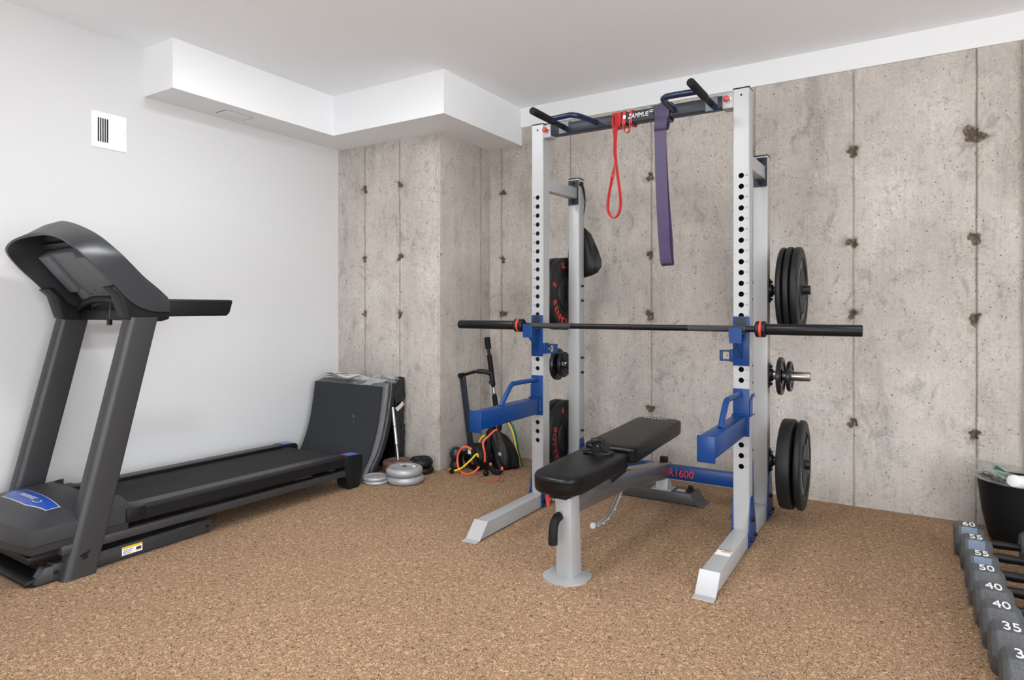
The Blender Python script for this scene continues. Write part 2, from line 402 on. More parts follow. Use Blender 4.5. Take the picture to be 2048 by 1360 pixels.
def axis_lines(a, b, base, refine):
    """sorted grid lines from a to b, spacing base, finer where refine=[(centre, half, step)]"""
    xs = []; x = a
    while x < b-1e-6:
        xs.append(x); st = base
        for c, h, s in refine:
            if abs(x-c) < h: st = min(st, s)
            elif x < c-h and x+st > c-h: st = max(c-h-x, s)
        x += st
    xs.append(b); return xs
def concrete(name, u0, u1, z0, z1, to3, seams, holes, seed, edge_wear=()):
    """board-formed concrete face as a fine grid; to3(u,z,d) gives the world point at depth d outwards"""
    us = axis_lines(u0, u1, 0.02, [(s, 0.022, 0.0035) for s in seams]+[(h[0], 0.055, 0.005) for h in holes]+[(e, 0.02, 0.005) for e in edge_wear])
    zs = axis_lines(z0, z1, 0.02, [(h[1], 0.06, 0.005) for h in holes])
    rnd = random.Random(seed); ph = [(h[0], h[1], h[2], [rnd.uniform(0, 6.28) for _ in range(4)]) for h in holes]
    pan = sorted(seams); poff = [rnd.uniform(-0.003, 0.003) for _ in range(len(pan)+1)]
    vs, dirt = [], []
    for z in zs:
        for u in us:
            n1 = mnoise.noise((u*3+seed, z*2, 0.3)); n2 = mnoise.noise((u*22, z*22, seed*1.7)); n3 = mnoise.noise((u*90, z*60, seed*2.3))
            d = 0.002*n1+0.0012*n2; dt = 0.0
            k = sum(1 for s in pan if u > s); d += poff[k]
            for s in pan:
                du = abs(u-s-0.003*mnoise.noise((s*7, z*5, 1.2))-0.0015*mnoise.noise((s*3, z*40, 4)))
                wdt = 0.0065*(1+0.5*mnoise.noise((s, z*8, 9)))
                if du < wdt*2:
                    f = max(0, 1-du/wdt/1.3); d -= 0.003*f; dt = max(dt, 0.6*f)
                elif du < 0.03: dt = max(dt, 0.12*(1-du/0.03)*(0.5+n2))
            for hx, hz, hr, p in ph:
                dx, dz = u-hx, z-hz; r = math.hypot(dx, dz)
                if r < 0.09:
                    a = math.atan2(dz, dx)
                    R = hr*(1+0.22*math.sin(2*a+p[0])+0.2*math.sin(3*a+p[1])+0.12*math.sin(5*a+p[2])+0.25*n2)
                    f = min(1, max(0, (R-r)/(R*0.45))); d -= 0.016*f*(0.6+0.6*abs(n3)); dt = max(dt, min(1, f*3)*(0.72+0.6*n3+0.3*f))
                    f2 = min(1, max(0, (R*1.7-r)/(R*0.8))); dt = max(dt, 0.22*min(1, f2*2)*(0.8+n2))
            for e in edge_wear:
                du = abs(u-e)
                if du < 0.02: d -= max(0, (0.02-du)/0.02)*(0.004+0.006*max(0, n3+n2))
            vs.append(to3(u, z, d)); dirt.append(min(1, max(0, dt)))
    nu = len(us); fs = [(j*nu+i, j*nu+i+1, (j+1)*nu+i+1, (j+1)*nu+i) for j in range(len(zs)-1) for i in range(nu-1)]
    me = bpy.data.meshes.new(name); me.from_pydata(vs, [], fs); me.update()
    at = me.attributes.new('dirt', 'FLOAT', 'POINT'); at.data.foreach_set('value', dirt)
    for p in me.polygons: p.use_smooth = True
    me.materials.append(M_conc)
    o = bpy.data.objects.new(name, me); COL.objects.link(o); o['kind'] = 'structure'; return o
ZR = (1.97, 1.46, 1.055, 0.45)
hb = []
for sx in (-2.575, -1.43, -0.262, 0.29):
    for z in ZR: hb.append((sx, z+random.uniform(-0.012, 0.012), random.uniform(0.026, 0.034)))
hb = [h for h in hb if not (h[0] < -2.5 and h[1] < 0.6)]
hb[-4] = (0.288, 1.985, 0.05)
concrete('wall_back', XS, XE, 0, 2.43, lambda u, z, d: (u, YB-d, z), (-2.586, -2.009, -1.42, -0.779, -0.256, 0.298, 0.484, 1.1, 1.7, 2.3), hb, 3)
concrete('wall_pilaster_front', XW, XS, 0, ZS, lambda u, z, d: (u, YP-d, z), (-3.385, -3.048),
         [(x, z, random.uniform(0.024, 0.032)) for x in (-3.388, -3.048) for z in ZR[:3]], 5, (XS,))
concrete('wall_pilaster_side', YP, YB, 0, ZS, lambda u, z, d: (XS+d, u, z), (3.885,), [(YP+0.004, 1.955, 0.012), (YP+0.004, 1.46, 0.016), (YP+0.004, 1.05, 0.014)], 8, (YP,))
struct('wall_back_core', MB().box(XW-0.1, XE+0.1, YB+0.03, YB+0.13, 0, ZC), M_white)
# drywall band above the concrete (its lower edge stands 12 mm proud) and the boxed soffit
struct('trim_1', MB().box(-2.41, XE, YB-0.012, YB+0.04, 2.425, ZC), M_band)
mb = MB(); mb.prism([(XW, 1.944), (-3.375, 1.944), (-3.375, 3.075), (-2.408, 3.075), (-2.408, YB+0.02), (XW, YB+0.02)], 'Z', ZS, ZC)
struct('trim_2', mb, M_band)
# ------------------------------------------------------------------ register and access panel
t = thing('air_register', 'white metal air register with five open slots high on the white wall', 'vent', (XW, 1.756, 1.957))
mb = MB(); y0, y1, z0, z1 = 1.668, 1.845, 1.957, 2.148; iy0, iy1, iz0, iz1 = 1.699, 1.823, 1.989, 2.117
X1 = XW+0.006
for a in ((y0, y1, z0, iz0), (y0, y1, iz1, z1), (y0, iy0, iz0, iz1), (iy1, y1, iz0, iz1)): mb.box(XW+0.0005, X1, *a)
part('frame', mb, M_ventw, t)
part('duct_shade_backing', MB().box(XW+0.0003, XW+0.001, iy0, iy1, iz0, iz1), M_hole, t)  # flat dark sheet painted as the shade behind the open slots
mb = MB(); n = 11; st = (iy1-iy0)/n
for i in range(n):
    y = iy0+st*(i+0.5)
    if i < 5: mb.box(XW+0.001, X1+0.001, y+st*0.22, y+st*0.5, iz0, iz1, 0.0006, 1)
    else: mb.prism([(XW+0.001, y-st*0.5), (X1-0.003, y-st*0.5), (X1+0.001, y+st*0.45), (XW+0.001, y+st*0.5)], 'Z', iz0, iz1)
part('louver_bank', mb, M_ventw, t)
for yy in (1.674, 1.838): part('screw', MB().cyl((X1-0.001, yy, 2.052), (X1+0.0015, yy, 2.052), 0.003, 0.002, 10), M_steel, t)
mb = MB(); mb.box(X1, X1+0.004, 1.684, 1.69, 2.02, 2.045, 0.001, 1); part('damper_lever', mb, M_ventw, t)
t = thing('access_panel', 'flush rectangular access panel under the white soffit', 'panel', (-3.528, 2.425, ZS))
mb = MB(); mb.box(-3.578, -3.478, 2.335, 2.515, ZS-0.003, ZS-0.0002, 0.001, 1); part('panel_plate', mb, M_band, t)
mb = MB()
for a in ((-3.583, -3.578, 2.33, 2.52), (-3.478, -3.4765, 2.33, 2.52), (-3.578, -3.478, 2.33, 2.3345), (-3.578, -3.478, 2.5155, 2.52)): mb.box(a[0], a[1], a[2], a[3], ZS-0.0015, ZS-0.0002)
part('shadow_gap', mb, M_seam, t)

# ------------------------------------------------------------------ power rack
RACK = thing('power_rack', 'silver half rack with blue feet gussets and black pull-up bar', 'rack', (-1.165, 3.3, 0))
W = 0.072
LX, RX = -1.781, -0.690          # left edge of each side
LY, RY = 3.068, 3.056            # front face of each side
HOLES = [0.367+i*0.0499 for i in range(28)]
def upright_front(x0, y0):
    mb = MB(); x1, y1 = x0+W, y0+W; zb, zt = 0.075, 2.118
    # side and back sheets, hollow
    for a in ((x0, x0, ), ): pass
    th = 0.004
    mb.box(x0, x0+th, y0, y1, zb, zt, 0.001, 1); mb.box(x1-th, x1, y0, y1, zb, zt, 0.001, 1); mb.box(x0+th, x1-th, y1-th, y1, zb, zt)
    cx = x0+W*0.5; r = 0.0125; seg = 24; hs = 0.022
    # punched front sheet
    def quad(xa, xb, za, zb2): mb.raw([(xa, y0, za), (xb, y0, za), (xb, y0, zb2), (xa, y0, zb2)], [(0, 1, 2, 3)])
    xa, xb = x0+0.0038, x1-0.0038
    zprev = zb
    for z in HOLES:
        quad(xa, xb, zprev, z-hs); zprev = z+hs
        quad(xa, cx-hs, z-hs, z+hs); quad(cx+hs, xb, z-hs, z+hs)
        vs, fs = [], []
        for k in range(seg):
            a = 2*PI*k/seg; c, s_ = math.cos(a), math.sin(a); m_ = max(abs(c), abs(s_))
            vs += [(cx+r*c, y0, z+r*s_), (cx+hs*c/m_, y0, z+hs*s_/m_), (cx+r*c, y0+0.004, z+r*s_)]
        for k in range(seg):
            j = (k+1) % seg
            fs += [(3*k, 3*k+1, 3*j+1, 3*j), (3*k, 3*j, 3*j+2, 3*k+2)]
        mb.raw(vs, fs)
    quad(xa, xb, zprev, zt)
    o = part('front_upright', mb, M_silver, RACK, recalc=False)
    mb = MB(); mb.box(x0-0.0015, x1+0.0015, y0-0.0015, y1+0.0015, zt-0.001, zt+0.006, 0.002); part('upright_cap', mb, M_black, o)
    mb = MB(); mb.box(x0+0.006, x1-0.006, y1-0.008, y1-0.005, 0.3, 1.85); part('hole_shade_sheet', mb, M_hole, o)  # dark sheet inside the tube, painted as shade behind the punched holes
    mb = MB(); mb.cyl((cx, y0+0.0002, zt-0.03), (cx, y0-0.0006, zt-0.03), 0.005, seg=14); part('pin_hole', mb, M_hole, o)
    right = x0 > -1.2
    for i, z in enumerate(HOLES):
        X = cx+0.024 if right else cx-0.024
        part('hole_number', MB().text(str(i+1), 0.012, frame((X, y0-0.0003, z), (1, 0, 0), (0, 0, 1)), 0.0002), M_darkink, o)
upright_front(LX, LY); upright_front(RX, RY)
DR = 0.449                        # rear upright behind front upright
for x0, y0 in ((LX, LY), (RX, RY)):
    o = part('rear_upright', MB().box(x0, x0+W, y0+DR, y0+DR+W, 0.075, 1.896, 0.004), M_silver, RACK)
    part('upright_cap', MB().box(x0-0.001, x0+W+0.001, y0+DR-0.001, y0+DR+W+0.001, 1.895, 1.901, 0.002), M_black, o)
    # foot tube with slanted toe plate
    o = part('foot_tube', MB().prism([(y0-0.552, 0.075), (y0-0.618, 0.004), (y0+DR+W+0.06, 0.004), (y0+DR+W+0.06, 0.075)], 'X', x0+0.001, x0+W-0.001, 0.003), M_silver, RACK)
    mb = MB(); mb.prism([(y0-0.550, 0.0785), (y0-0.620, 0.007), (y0-0.655, 0.004), (y0-0.655, 0.0005), (y0-0.617, 0.0035), (y0-0.546, 0.0745)], 'X', x0-0.004, x0+W+0.005, 0.001, 1)
    part('toe_plate', mb, M_silver, o)
    part('foot_pad', MB().box(x0+0.004, x0+W-0.004, y0-0.59, y0+DR+W+0.05, 0.0, 0.0045), M_rubber, o)
    if x0 > -1:
        s_ = MB(); s_.box(x0+0.006, x0+W-0.006, y0-0.362, y0-0.305, 0.0752, 0.0757); lb = part('warning_label', s_, M_whiteink, o)
        mb = MB(); mb.box(x0+0.022, x0+W-0.008, y0-0.327, y0-0.318, 0.0757, 0.0760); part('label_stripe', mb, M_orange, lb)
        mb = MB()
        for i in range(2): mb.box(x0+0.01+0.02*i, x0+0.024+0.034*i, y0-0.302, y0-0.296, 0.0751, 0.0757)
        mb.box(x0+0.03, x0+0.062, y0-0.314, y0-0.31, 0.0757, 0.076); part('label_print', mb, M_darkink, lb)
    # blue gussets either side of each upright, with bolts
    for yy, hgt in ((y0, 0.225), (y0+DR, 0.30)):
        for sx, xx in ((-1, x0-0.006), (1, x0+W+0.0005)):
            o = part('gusset_plate', MB().prism([(yy-0.028, 0.003), (yy-0.028, 0.07), (yy+0.012, hgt), (yy+0.058, hgt), (yy+0.125, 0.075), (yy+0.125, 0.003)], 'X', xx, xx+0.0055, 0.0012, 1), M_blue, RACK)
            fx = xx+0.0055 if sx > 0 else xx
            for by, bz in ((yy+0.0, 0.035), (yy+0.09, 0.035), (yy+0.036, 0.12)):
                mb = MB(); mb.cyl((fx, by, bz), (fx+sx*0.003, by, bz), 0.012, seg=16); mb.cyl((fx+sx*0.003, by, bz), (fx+sx*0.012, by, bz), 0.009, seg=6)
                part('bolt', mb, M_black, o)
    # side brace, front to rear, with black fixing plates
    cx = x0+W/2
    part('side_brace', MB().beam((cx, y0+W, 1.795), (cx, y0+DR, 1.805), 0.05, 0.066, 0.003), M_silver, RACK)
    o = part('brace_plate', MB().box(x0+0.002, x0+W-0.002, y0+DR-0.006, y0+DR-0.0005, 1.735, 1.885, 0.001, 1), M_slate, RACK)
    for bz in (1.752, 1.868): part('bolt', MB().cyl((cx, y0+DR-0.006, bz), (cx, y0+DR-0.018, bz), 0.009, seg=6), M_black, o)
    part('brace_plate', MB().box(x0+0.004, x0+W-0.004, y0+W+0.0005, y0+W+0.005, 1.72, 1.90, 0.001, 1), M_silver, RACK)
    # storage pegs on the outer faces of the rear uprights
    sx = 1 if x0 > -1 else -1; fx = x0+W if sx > 0 else x0; py = y0+DR+W/2
    for z in (1.192, 0.75, 0.302):
        end = {1: -0.419, -1: -2.02}[sx]
        m_ = M_steel if (z == 0.75) else M_barbell
        o = part('storage_peg', MB().cyl((fx+sx*0.006, py, z), (end, py, z), 0.0238, seg=28, bev=0.003), m_, RACK)
        part('peg_flange', MB().box(min(fx, fx+sx*0.006), max(fx, fx+sx*0.006), py-0.034, py+0.034, z-0.062, z+0.062, 0.002), M_slate, o)
        part('peg_collar', MB().lathe([(0, 0.025), (0, 0.034), (sx*0.012, 0.034), (sx*0.016, 0.025)], (fx+sx*0.006, py, z), 'X', 24, True), M_black, o)
        for dz in (-0.045, 0.045):
            part('bolt', MB().cyl((fx+sx*0.006, py, z+dz), (fx+sx*0.018, py, z+dz), 0.0085, seg=6), M_black, o)
            ix = x0 if sx > 0 else x0+W
            part('bolt', MB().cyl((ix, py, z+dz), (ix-sx*0.016, py, z+dz), 0.0085, 0.006, seg=10), M_black, o)
# rear crossmember
o = part('rear_crossmember', MB().beam((LX+W, LY+DR+0.036, 0.173), (RX, RY+DR+0.036, 0.173), 0.05, 0.076, 0.004), M_blue, RACK)
mb = MB(); mb.text('R1600', 0.058, frame((-1.078, RY+DR+0.0095, 0.172), (1, 0, 0), (0, 0, 1)), 0.0004, sx=0.98); part('model_lettering', mb, M_redink, o)
# pull-up bar
yb = 3.1
PB = part('pull_up_bar', MB().beam((LX+W, LY+0.036, 2.078), (RX, RY+0.036, 2.074), 0.06, 0.056, 0.004), M_slate, RACK)
for xa, xb, yy, zz in ((LX+W, LX+W+0.045, LY, 2.076), (RX-0.05, RX, RY, 2.073)):
    o = part('bar_bracket', MB().box(xa, xb, yy+0.001, yy+0.071, zz-0.036, zz+0.034, 0.003), M_silver, PB)
    kx = (xa+xb)/2-0.004
    mb = MB(); mb.ball((kx, yy-0.016, zz+0.004), 0.0145, 18); mb.cyl((kx, yy+0.002, zz+0.004), (kx, yy-0.01, zz+0.004), 0.006); part('locking_knob', mb, M_redknob, o)
    part('lock_pin', MB().cyl((kx+0.016, yy+0.002, zz+0.004), (kx+0.016, yy-0.004, zz+0.004), 0.005, seg=10), M_chrome, o)
for gx, gz, sgn, hx in ((-1.585, 2.083, 1, -1.392), (-0.7925, 2.072, -1, -0.973)):
    fy = LY+0.005 if sgn > 0 else RY+0.006
    part('grip_plate', MB().box(gx-0.028, gx+0.032, fy-0.004, fy+0.0005, gz-0.035, gz+0.03, 0.001, 1), M_navy, PB)
    o = part('straight_handle', MB().cyl((gx, fy-0.004, gz), (gx, fy-0.14, gz), 0.0145), M_black, PB)
    part('foam_grip', MB().cyl((gx, fy-0.12, gz), (gx, fy-0.34, gz), 0.0185, seg=24, bev=0.004), M_foam, o)
    if sgn > 0: pts = [(gx, 2.91, gz), (-1.47, 2.905, gz+0.002), (-1.445, 2.912, gz), (-1.425, 2.945, gz), (hx, fy, gz-0.004)]
    else: pts = [(gx, 2.855, gz), (-0.92, 2.85, gz), (-0.952, 2.862, gz), (-0.968, 2.90, gz), (hx, fy, gz)]
    mb = MB(); P = spline([Vector(p) for p in pts], 6); mb.tube(P, 0.0145, 14); part('angled_handle', mb, M_navy, PB)
mb = MB(); mb.text('ZAMMUE', 0.034, frame((-1.158, 3.0635, 2.077), (1, 0, 0), (0, 0, 1)), 0.0004, shear=0.25, sx=0.78)
for i in range(2): mb.box(-1.098, -1.072, 3.0634, 3.0638, 2.082+i*0.008, 2.086+i*0.008)
mb.box(-1.238, -1.224, 3.0634, 3.0638, 2.07, 2.088); part('brush_lettering', mb, M_whiteink, PB)
part('bar_slot', MB().ball((-1.075, 3.064, 2.077), 0.008, 12, (0.8, 0.2, 1.6)), M_hole, PB)

# ------------------------------------------------------------------ J-hooks and spotter arms
def jhook(x0, y0, side, label):
    t = thing('bar_hook', label, 'rack hook', (x0+W/2, y0, 0.835), 'barbell hooks on the front uprights')
    part('back_plate', MB().box(x0, x0+W+0.001, y0-0.0075, y0-0.0008, 0.834, 1.062, 0.002), M_blue, t)
    part('plate_liner', MB().box(x0+0.016, x0+W-0.014, y0-0.0095, y0-0.0076, 1.018, 1.057, 0.0006, 1), M_slate, t)
    ya = y0-0.112
    mb = MB(); mb.prism([(x0+0.003, 1.012), (x0+0.008, 0.942), (x0+0.060, 0.942), (x0+0.062, 1.006), (x0+0.058, 1.012)], 'Y', ya, ya+0.006, 0.0012, 1)
    part('front_lip', mb, M_blue, t)
    part('shelf', MB().box(x0+0.008, x0+0.058, ya+0.006, y0-0.008, 0.982, 0.99, 0.001, 1), M_blue, t)
    mb = MB(); mb.prism([(ya+0.006, 0.985), (y0-0.0078, 0.985), (y0-0.0078, 0.865), (y0-0.018, 0.872), (ya+0.006, 0.945)], 'X', x0+0.036, x0+0.043, 0.0012, 1); part('rib', mb, M_blue, t)
    # pin block wrapping round the inner side of the upright
    xa, xb = (x0+W, x0+W+0.014) if side > 0 else (x0-0.014, x0)
    o = part('pin_block', MB().box(xa+(0.0008 if side > 0 else 0), xb-(0 if side > 0 else 0.0008), y0-0.006, y0+0.045, 0.850, 0.908, 0.002), M_blue, t)
    xo = xb if side > 0 else xa
    mb = MB()
    for a in ((0.0, 0.05, 0.852, 0.858), (0.0, 0.05, 0.896, 0.902), (0.0, 0.006, 0.858, 0.896), (0.044, 0.05, 0.858, 0.896)):
        u = sorted((xo+side*a[0], xo+side*a[1])); mb.box(u[0], u[1], y0+0.006, y0+0.05, a[2], a[3], 0.001, 1)
    part('pin_housing', mb, M_blue, o)
    part('spring_pin', MB().cyl((xo+side*0.022, y0+0.028, 0.877), (xo+side*0.022, y0+0.004, 0.877), 0.005, seg=12), M_steel, o)
jhook(LX, LY, 1, 'blue bar hook on the left upright holding the barbell')
jhook(RX, RY, -1, 'blue bar hook on the right upright holding the barbell')
def spotter(x0, y0, side, label):
    t = thing('spotter_arm', label, 'spotter arm', (x0+W/2, y0, 0.508), 'spotter arms on the front uprights')
    part('back_plate', MB().box(x0, x0+W+0.001, y0-0.0075, y0-0.0008, 0.508, 0.728, 0.002), M_blue, t)
    ya = y0-0.595
    o = part('arm', MB().box(x0+0.003, x0+W-0.007, ya+0.004, y0-0.008, 0.520, 0.606, 0.004), M_blue, t)
    part('end_cap', MB().box(x0-0.002, x0+W-0.004, ya, ya+0.005, 0.506, 0.610, 0.0035), M_blue, o)
    mb = MB(); mb.box(x0, x0+W-0.004, y0-0.04, y0-0.0078, 0.606, 0.611, 0.001, 1); mb.box(x0+W-0.0065, x0+W-0.003, y0-0.036, y0-0.0078, 0.53, 0.60, 0.001, 1); part('weld_tab', mb, M_blue, o)
    cx = x0+W/2-0.004
    mb = MB(); mb.tube(spline([Vector(p) for p in ((cx, y0-0.372, 0.602), (cx, y0-0.29, 0.682), (cx, y0-0.265, 0.700), (cx, y0-0.23, 0.706), (cx, y0-0.008, 0.703))], 7), 0.0125, 16)
    part('handle', mb, M_blue, t)
    xa, xb = (x0+W+0.0015, x0+W+0.008) if side > 0 else (x0-0.008, x0-0.0015)
    o = part('side_plate', MB().prism([(y0-0.004, 0.60), (y0-0.004, 0.675), (y0+0.05, 0.70), (y0+0.085, 0.70), (y0+0.085, 0.60)], 'X', xa, xb, 0.0012, 1), M_blue, t)
    part('side_pad', MB().box(min(xb, xa)+0.0066 if side > 0 else xa-0.003, max(xa, xb)+0.003 if side > 0 else xa-0.0001, y0+0.03, y0+0.08, 0.61, 0.685, 0.001, 1), M_silver, o)
spotter(LX, LY, -1, 'blue spotter arm on the left upright above the coloured bands')
spotter(RX, RY, 1, 'blue spotter arm on the right upright beside the bench')

# ------------------------------------------------------------------ barbell
by, bz = 2.990, 1.0062
BAR = thing('barbell', 'long black barbell without plates resting on the blue hooks', 'barbell', (-1.19, by, bz))
mb = MB(); mb.cyl((-1.80, by, bz), (-0.56, by, bz), 0.0142, seg=24); SH = part('shaft', mb, M_barbell, BAR)
for a, b in ((-1.74, -1.50), (-0.88, -0.62)): part('knurling', MB().cyl((a, by, bz), (b, by, bz), 0.0146, seg=24), mat('knurled_steel', rgb(74, 74, 75), 0.5, 0.6, bump=(2200, 0.6)), SH)
for sx, c0, c1, e in ((-1, -1.787, -1.842, -2.222), (1, -0.578, -0.533, -0.158)):
    o = part('sleeve', MB().cyl((c1, by, bz), (e, by, bz), 0.0248, seg=32, bev=0.002), M_barbell, BAR)
    mb = MB(); mb.lathe([(c0, 0.0), (c0, 0.030), (c0+(c1-c0)*0.1, 0.036), (c0+(c1-c0)*0.9, 0.036), (c1, 0.031), (c1, 0.0)], (0, by, bz), 'X', 36)
    col = part('collar', mb, M_black, o)
    mb = MB(); mb.lathe([(c0+(c1-c0)*0.40, 0.0365), (c0+(c1-c0)*0.62, 0.0365)], (0, by, bz), 'X', 36); part('red_band', mb, M_redink, col)
    part('end_cap', MB().cyl((e, by, bz), (e+sx*0.001, by, bz), 0.0225, seg=28), M_barbell, o)

# ------------------------------------------------------------------ weight plates on the pegs
def bumper(h, letters, label, R=0.226, plain=False):
    t = thing('bumper_plate', label, 'weight plate')
    prof = [(-h, 0.026), (-h, 0.085), (-h+0.003, 0.090), (-h+0.003, 0.150), (-h, 0.158), (-h, R-0.016), (-h+0.0025, R-0.006), (-h+0.007, R-0.001), (-h+0.010, R),
            (h-0.010, R), (h-0.007, R-0.001), (h-0.0025, R-0.006), (h, R-0.016), (h, 0.170), (h-0.009, 0.164), (h-0.009, 0.112), (h-0.001, 0.106), (h-0.001, 0.026)]
    part('rubber_disc', MB().lathe(prof, (0, 0, 0), 'X', 72, True), M_rubber, t)
    mb = MB(); mb.lathe([(-h-0.001, 0.0255), (-h-0.001, 0.033), (h+0.0005, 0.033), (h+0.0005, 0.0255)], (0, 0, 0), 'X', 32, True); part('hub_ring', mb, M_barbell, t)
    for a, s_ in letters:
        rr = 0.180 if not plain else 0.138
        c, s2 = math.cos(a), math.sin(a)
        # local right/up of a glyph standing outwards on the +X face (seen from +X: y to the right, z up)
        up = Vector((0, c, s2)); ri = Vector((0, s2, -c))
        if a > 2.0 and s_ != '8' and not plain: up, ri = -up, -ri
        M = frame((h+0.0004 if not plain else h-0.0088, rr*c, rr*s2), ri, up)
        if not plain: part('letter', MB().text(s_, 0.060, M, 0.0004), M_redink, t); continue
        part('raised_letter', MB().box(-0.011, 0.011, -0.019, 0.019, 0.0, 0.0065, 0.002, 1, M), M_iron, t)
    return t
def ring_text(txt, a0, da): return [(a0-i*da, c) for i, c in enumerate(txt)]
PY = RY+DR+W/2; PYL = LY+DR+W/2
emb = [(a*0.17+o, 'I') for o in (0.7, 3.6) for a in range(9)]
def at(t, x0, x1, y, z): t.location = ((x0+x1)/2, y, z); return t
p = at(bumper(0.0138, [], 'thin black bumper plate innermost on the upper right peg'), -0.557, -0.527, PY, 1.188)
p.rotation_euler = (0.4, 0, 0)
p = at(bumper(0.0155, [], 'black bumper plate in the middle of the upper right peg'), -0.5255, -0.4915, PY, 1.190)
p = at(bumper(0.0175, emb, 'black bumper plate outermost on the upper right peg with raised lettering', plain=True), -0.490, -0.4545, PY, 1.188); p.rotation_euler = (0.9, 0, 0)
p = at(bumper(0.033, [], 'thick black bumper plate innermost on the lower right peg', R=0.229), -0.553, -0.487, PY, 0.298)
p = at(bumper(0.0165, emb, 'thinner black bumper plate outermost on the lower right peg', R=0.227, plain=True), -0.4745, -0.4415, PY, 0.298); p.rotation_euler = (2.2, 0, 0)
p = at(bumper(0.026, ring_text('K', 1.9, 1)+ring_text('8', 2.85, 1)+[(3.45+i*0.24, c) for i, c in enumerate('BENMOB')], 'black bumper plate with red letters innermost on the upper left peg'), -1.855, -1.803, PYL, 1.19)
p = at(bumper(0.028, [], 'black bumper plate outermost on the upper left peg'), -1.913, -1.857, PYL, 1.19)
p = at(bumper(0.026, ring_text('4', 1.95, 1)+[(2.75+i*0.24, c) for i, c in enumerate('BOTTYG')], 'black bumper plate with red letters innermost on the lower left peg'), -1.855, -1.803, PYL, 0.298)
p = at(bumper(0.028, [], 'black bumper plate outermost on the lower left peg'), -1.913, -1.857, PYL, 0.298)
def iron(R, h, label):
    t = thing('iron_plate', label, 'weight plate')
    prof = [(-h, 0.0255), (-h, 0.036), (-h*0.5, 0.040), (-h*0.45, R-0.022), (-h, R-0.016), (-h, R-0.005), (-h*0.6, R), (h*0.6, R), (h, R-0.005), (h, R-0.016), (h*0.45, R-0.022), (h*0.5, 0.040), (h, 0.036), (h, 0.0255)]
    part('iron_disc', MB().lathe(prof, (0, 0, 0), 'X', 56, True), M_iron, t)
    mb = MB()
    for k in range(10):
        a = 2*PI*k/10; M = frame((h*0.5, (R*0.6)*math.cos(a), (R*0.6)*math.sin(a)), (0, -math.sin(a), math.cos(a)), (0, math.cos(a), math.sin(a)))
        mb.box(-0.006, 0.006, -0.008, 0.008, -0.001, 0.0025, 0.001, 1, M)
    part('raised_marks', mb, M_iron, t); return t
at(iron(0.099, 0.0115, 'small black iron plate innermost on the middle right peg'), -0.571, -0.548, PY, 0.747)
at(iron(0.079, 0.010, 'smallest black iron plate outermost on the middle right peg'), -0.526, -0.506, PY, 0.748)
at(iron(0.080, 0.011, 'small black iron plate nearest the upright on the middle left peg'), -1.842, -1.820, PYL, 0.747)
at(iron(0.100, 0.012, 'larger black iron plate further out on the middle left peg'), -1.886, -1.862, PYL, 0.747)

# ------------------------------------------------------------------ bands and bag hanging on the rack
t = thing('resistance_band', 'wide purple loop band hanging from the pull-up bar', 'resistance band', (-1.02, 3.06, 1.312))
yb0, yb1 = RY+0.0005, RY+0.0665
mb = MB()
mb.ribbon([(-1.036, yb0-0.006, 1.985), (-1.034, yb0-0.008, 1.80), (-1.027, yb0-0.006, 1.60), (-1.018, yb0-0.004, 1.42), (-1.011, yb0-0.002, 1.335), (-1.009, yb0+0.008, 1.316), (-1.007, yb0+0.024, 1.314), (-1.010, yb0+0.03, 1.335), (-1.016, yb0+0.028, 1.45), (-1.034, yb0+0.022, 1.7), (-1.046, yb0+0.016, 1.99)],
          [(1, 0.05, 0)]*3+[(1, -0.1, 0)]*5+[(1, 0.1, 0.0)]*3, 0.058, 0.0045, smooth=5)
part('hanging_loop', mb, M_purple, t)
def wrap(xc, w_, r, th, tilt=0.0, yb=RY+0.0365, zc=2.0745):
    hy, hz = 0.033+r, 0.031+r
    P = [(xc-tilt, yb-hy, zc-hz), (xc, yb-hy-0.001, zc), (xc+tilt, yb-hy, zc+hz), (xc+tilt, yb, zc+hz+0.001), (xc+tilt, yb+hy, zc+hz), (xc, yb+hy, zc), (xc-tilt, yb+hy, zc-hz), (xc-tilt, yb, zc-hz-0.001)]
    return MB().ribbon(P, (1, 0, 0), w_, th, True)
part('bar_wrap', wrap(-1.043, 0.056, 0.003, 0.004, -0.008), M_purple, t)
part('bar_wrap', wrap(-1.018, 0.054, 0.0075, 0.004, 0.006), M_purple, t)
mb = MB(); mb.ribbon([(-1.032, yb0-0.012, 2.045), (-1.033, yb0-0.017, 2.01), (-1.036, yb0-0.014, 1.985), (-1.036, yb0-0.002, 1.978), (-1.034, yb0+0.02, 1.99), (-1.03, yb0+0.03, 2.03)], (1, 0, 0), 0.062, 0.004, smooth=4); part('knot', mb, M_purple, t)
t = thing('resistance_band', 'narrow red loop band hanging from the pull-up bar', 'resistance band', (-1.285, 3.05, 1.56))
yr = LY-0.004
mb = MB()
mb.ribbon([(-1.292, yr-0.006, 2.10), (-1.289, yr-0.010, 2.03), (-1.283, yr-0.008, 1.97), (-1.280, yr-0.004, 1.90), (-1.287, yr-0.002, 1.83), (-1.302, yr, 1.76), (-1.318, yr, 1.68), (-1.322, yr, 1.62), (-1.312, yr, 1.585), (-1.288, yr-0.002, 1.565), (-1.262, yr-0.004, 1.585), (-1.250, yr-0.006, 1.63), (-1.252, yr-0.008, 1.69), (-1.262, yr-0.011, 1.77), (-1.272, yr-0.013, 1.85), (-1.277, yr-0.014, 1.90), (-1.276, yr-0.013, 1.97), (-1.272, yr-0.011, 2.03), (-1.270, yr-0.006, 2.10)],
          [(0.5, -0.85, 0)]*5+[(0.25, 0.97, 0.05)]*10+[(0.5, 0.85, 0)]*4, 0.019, 0.0045, smooth=4)
part('hanging_loop', mb, M_red, t)
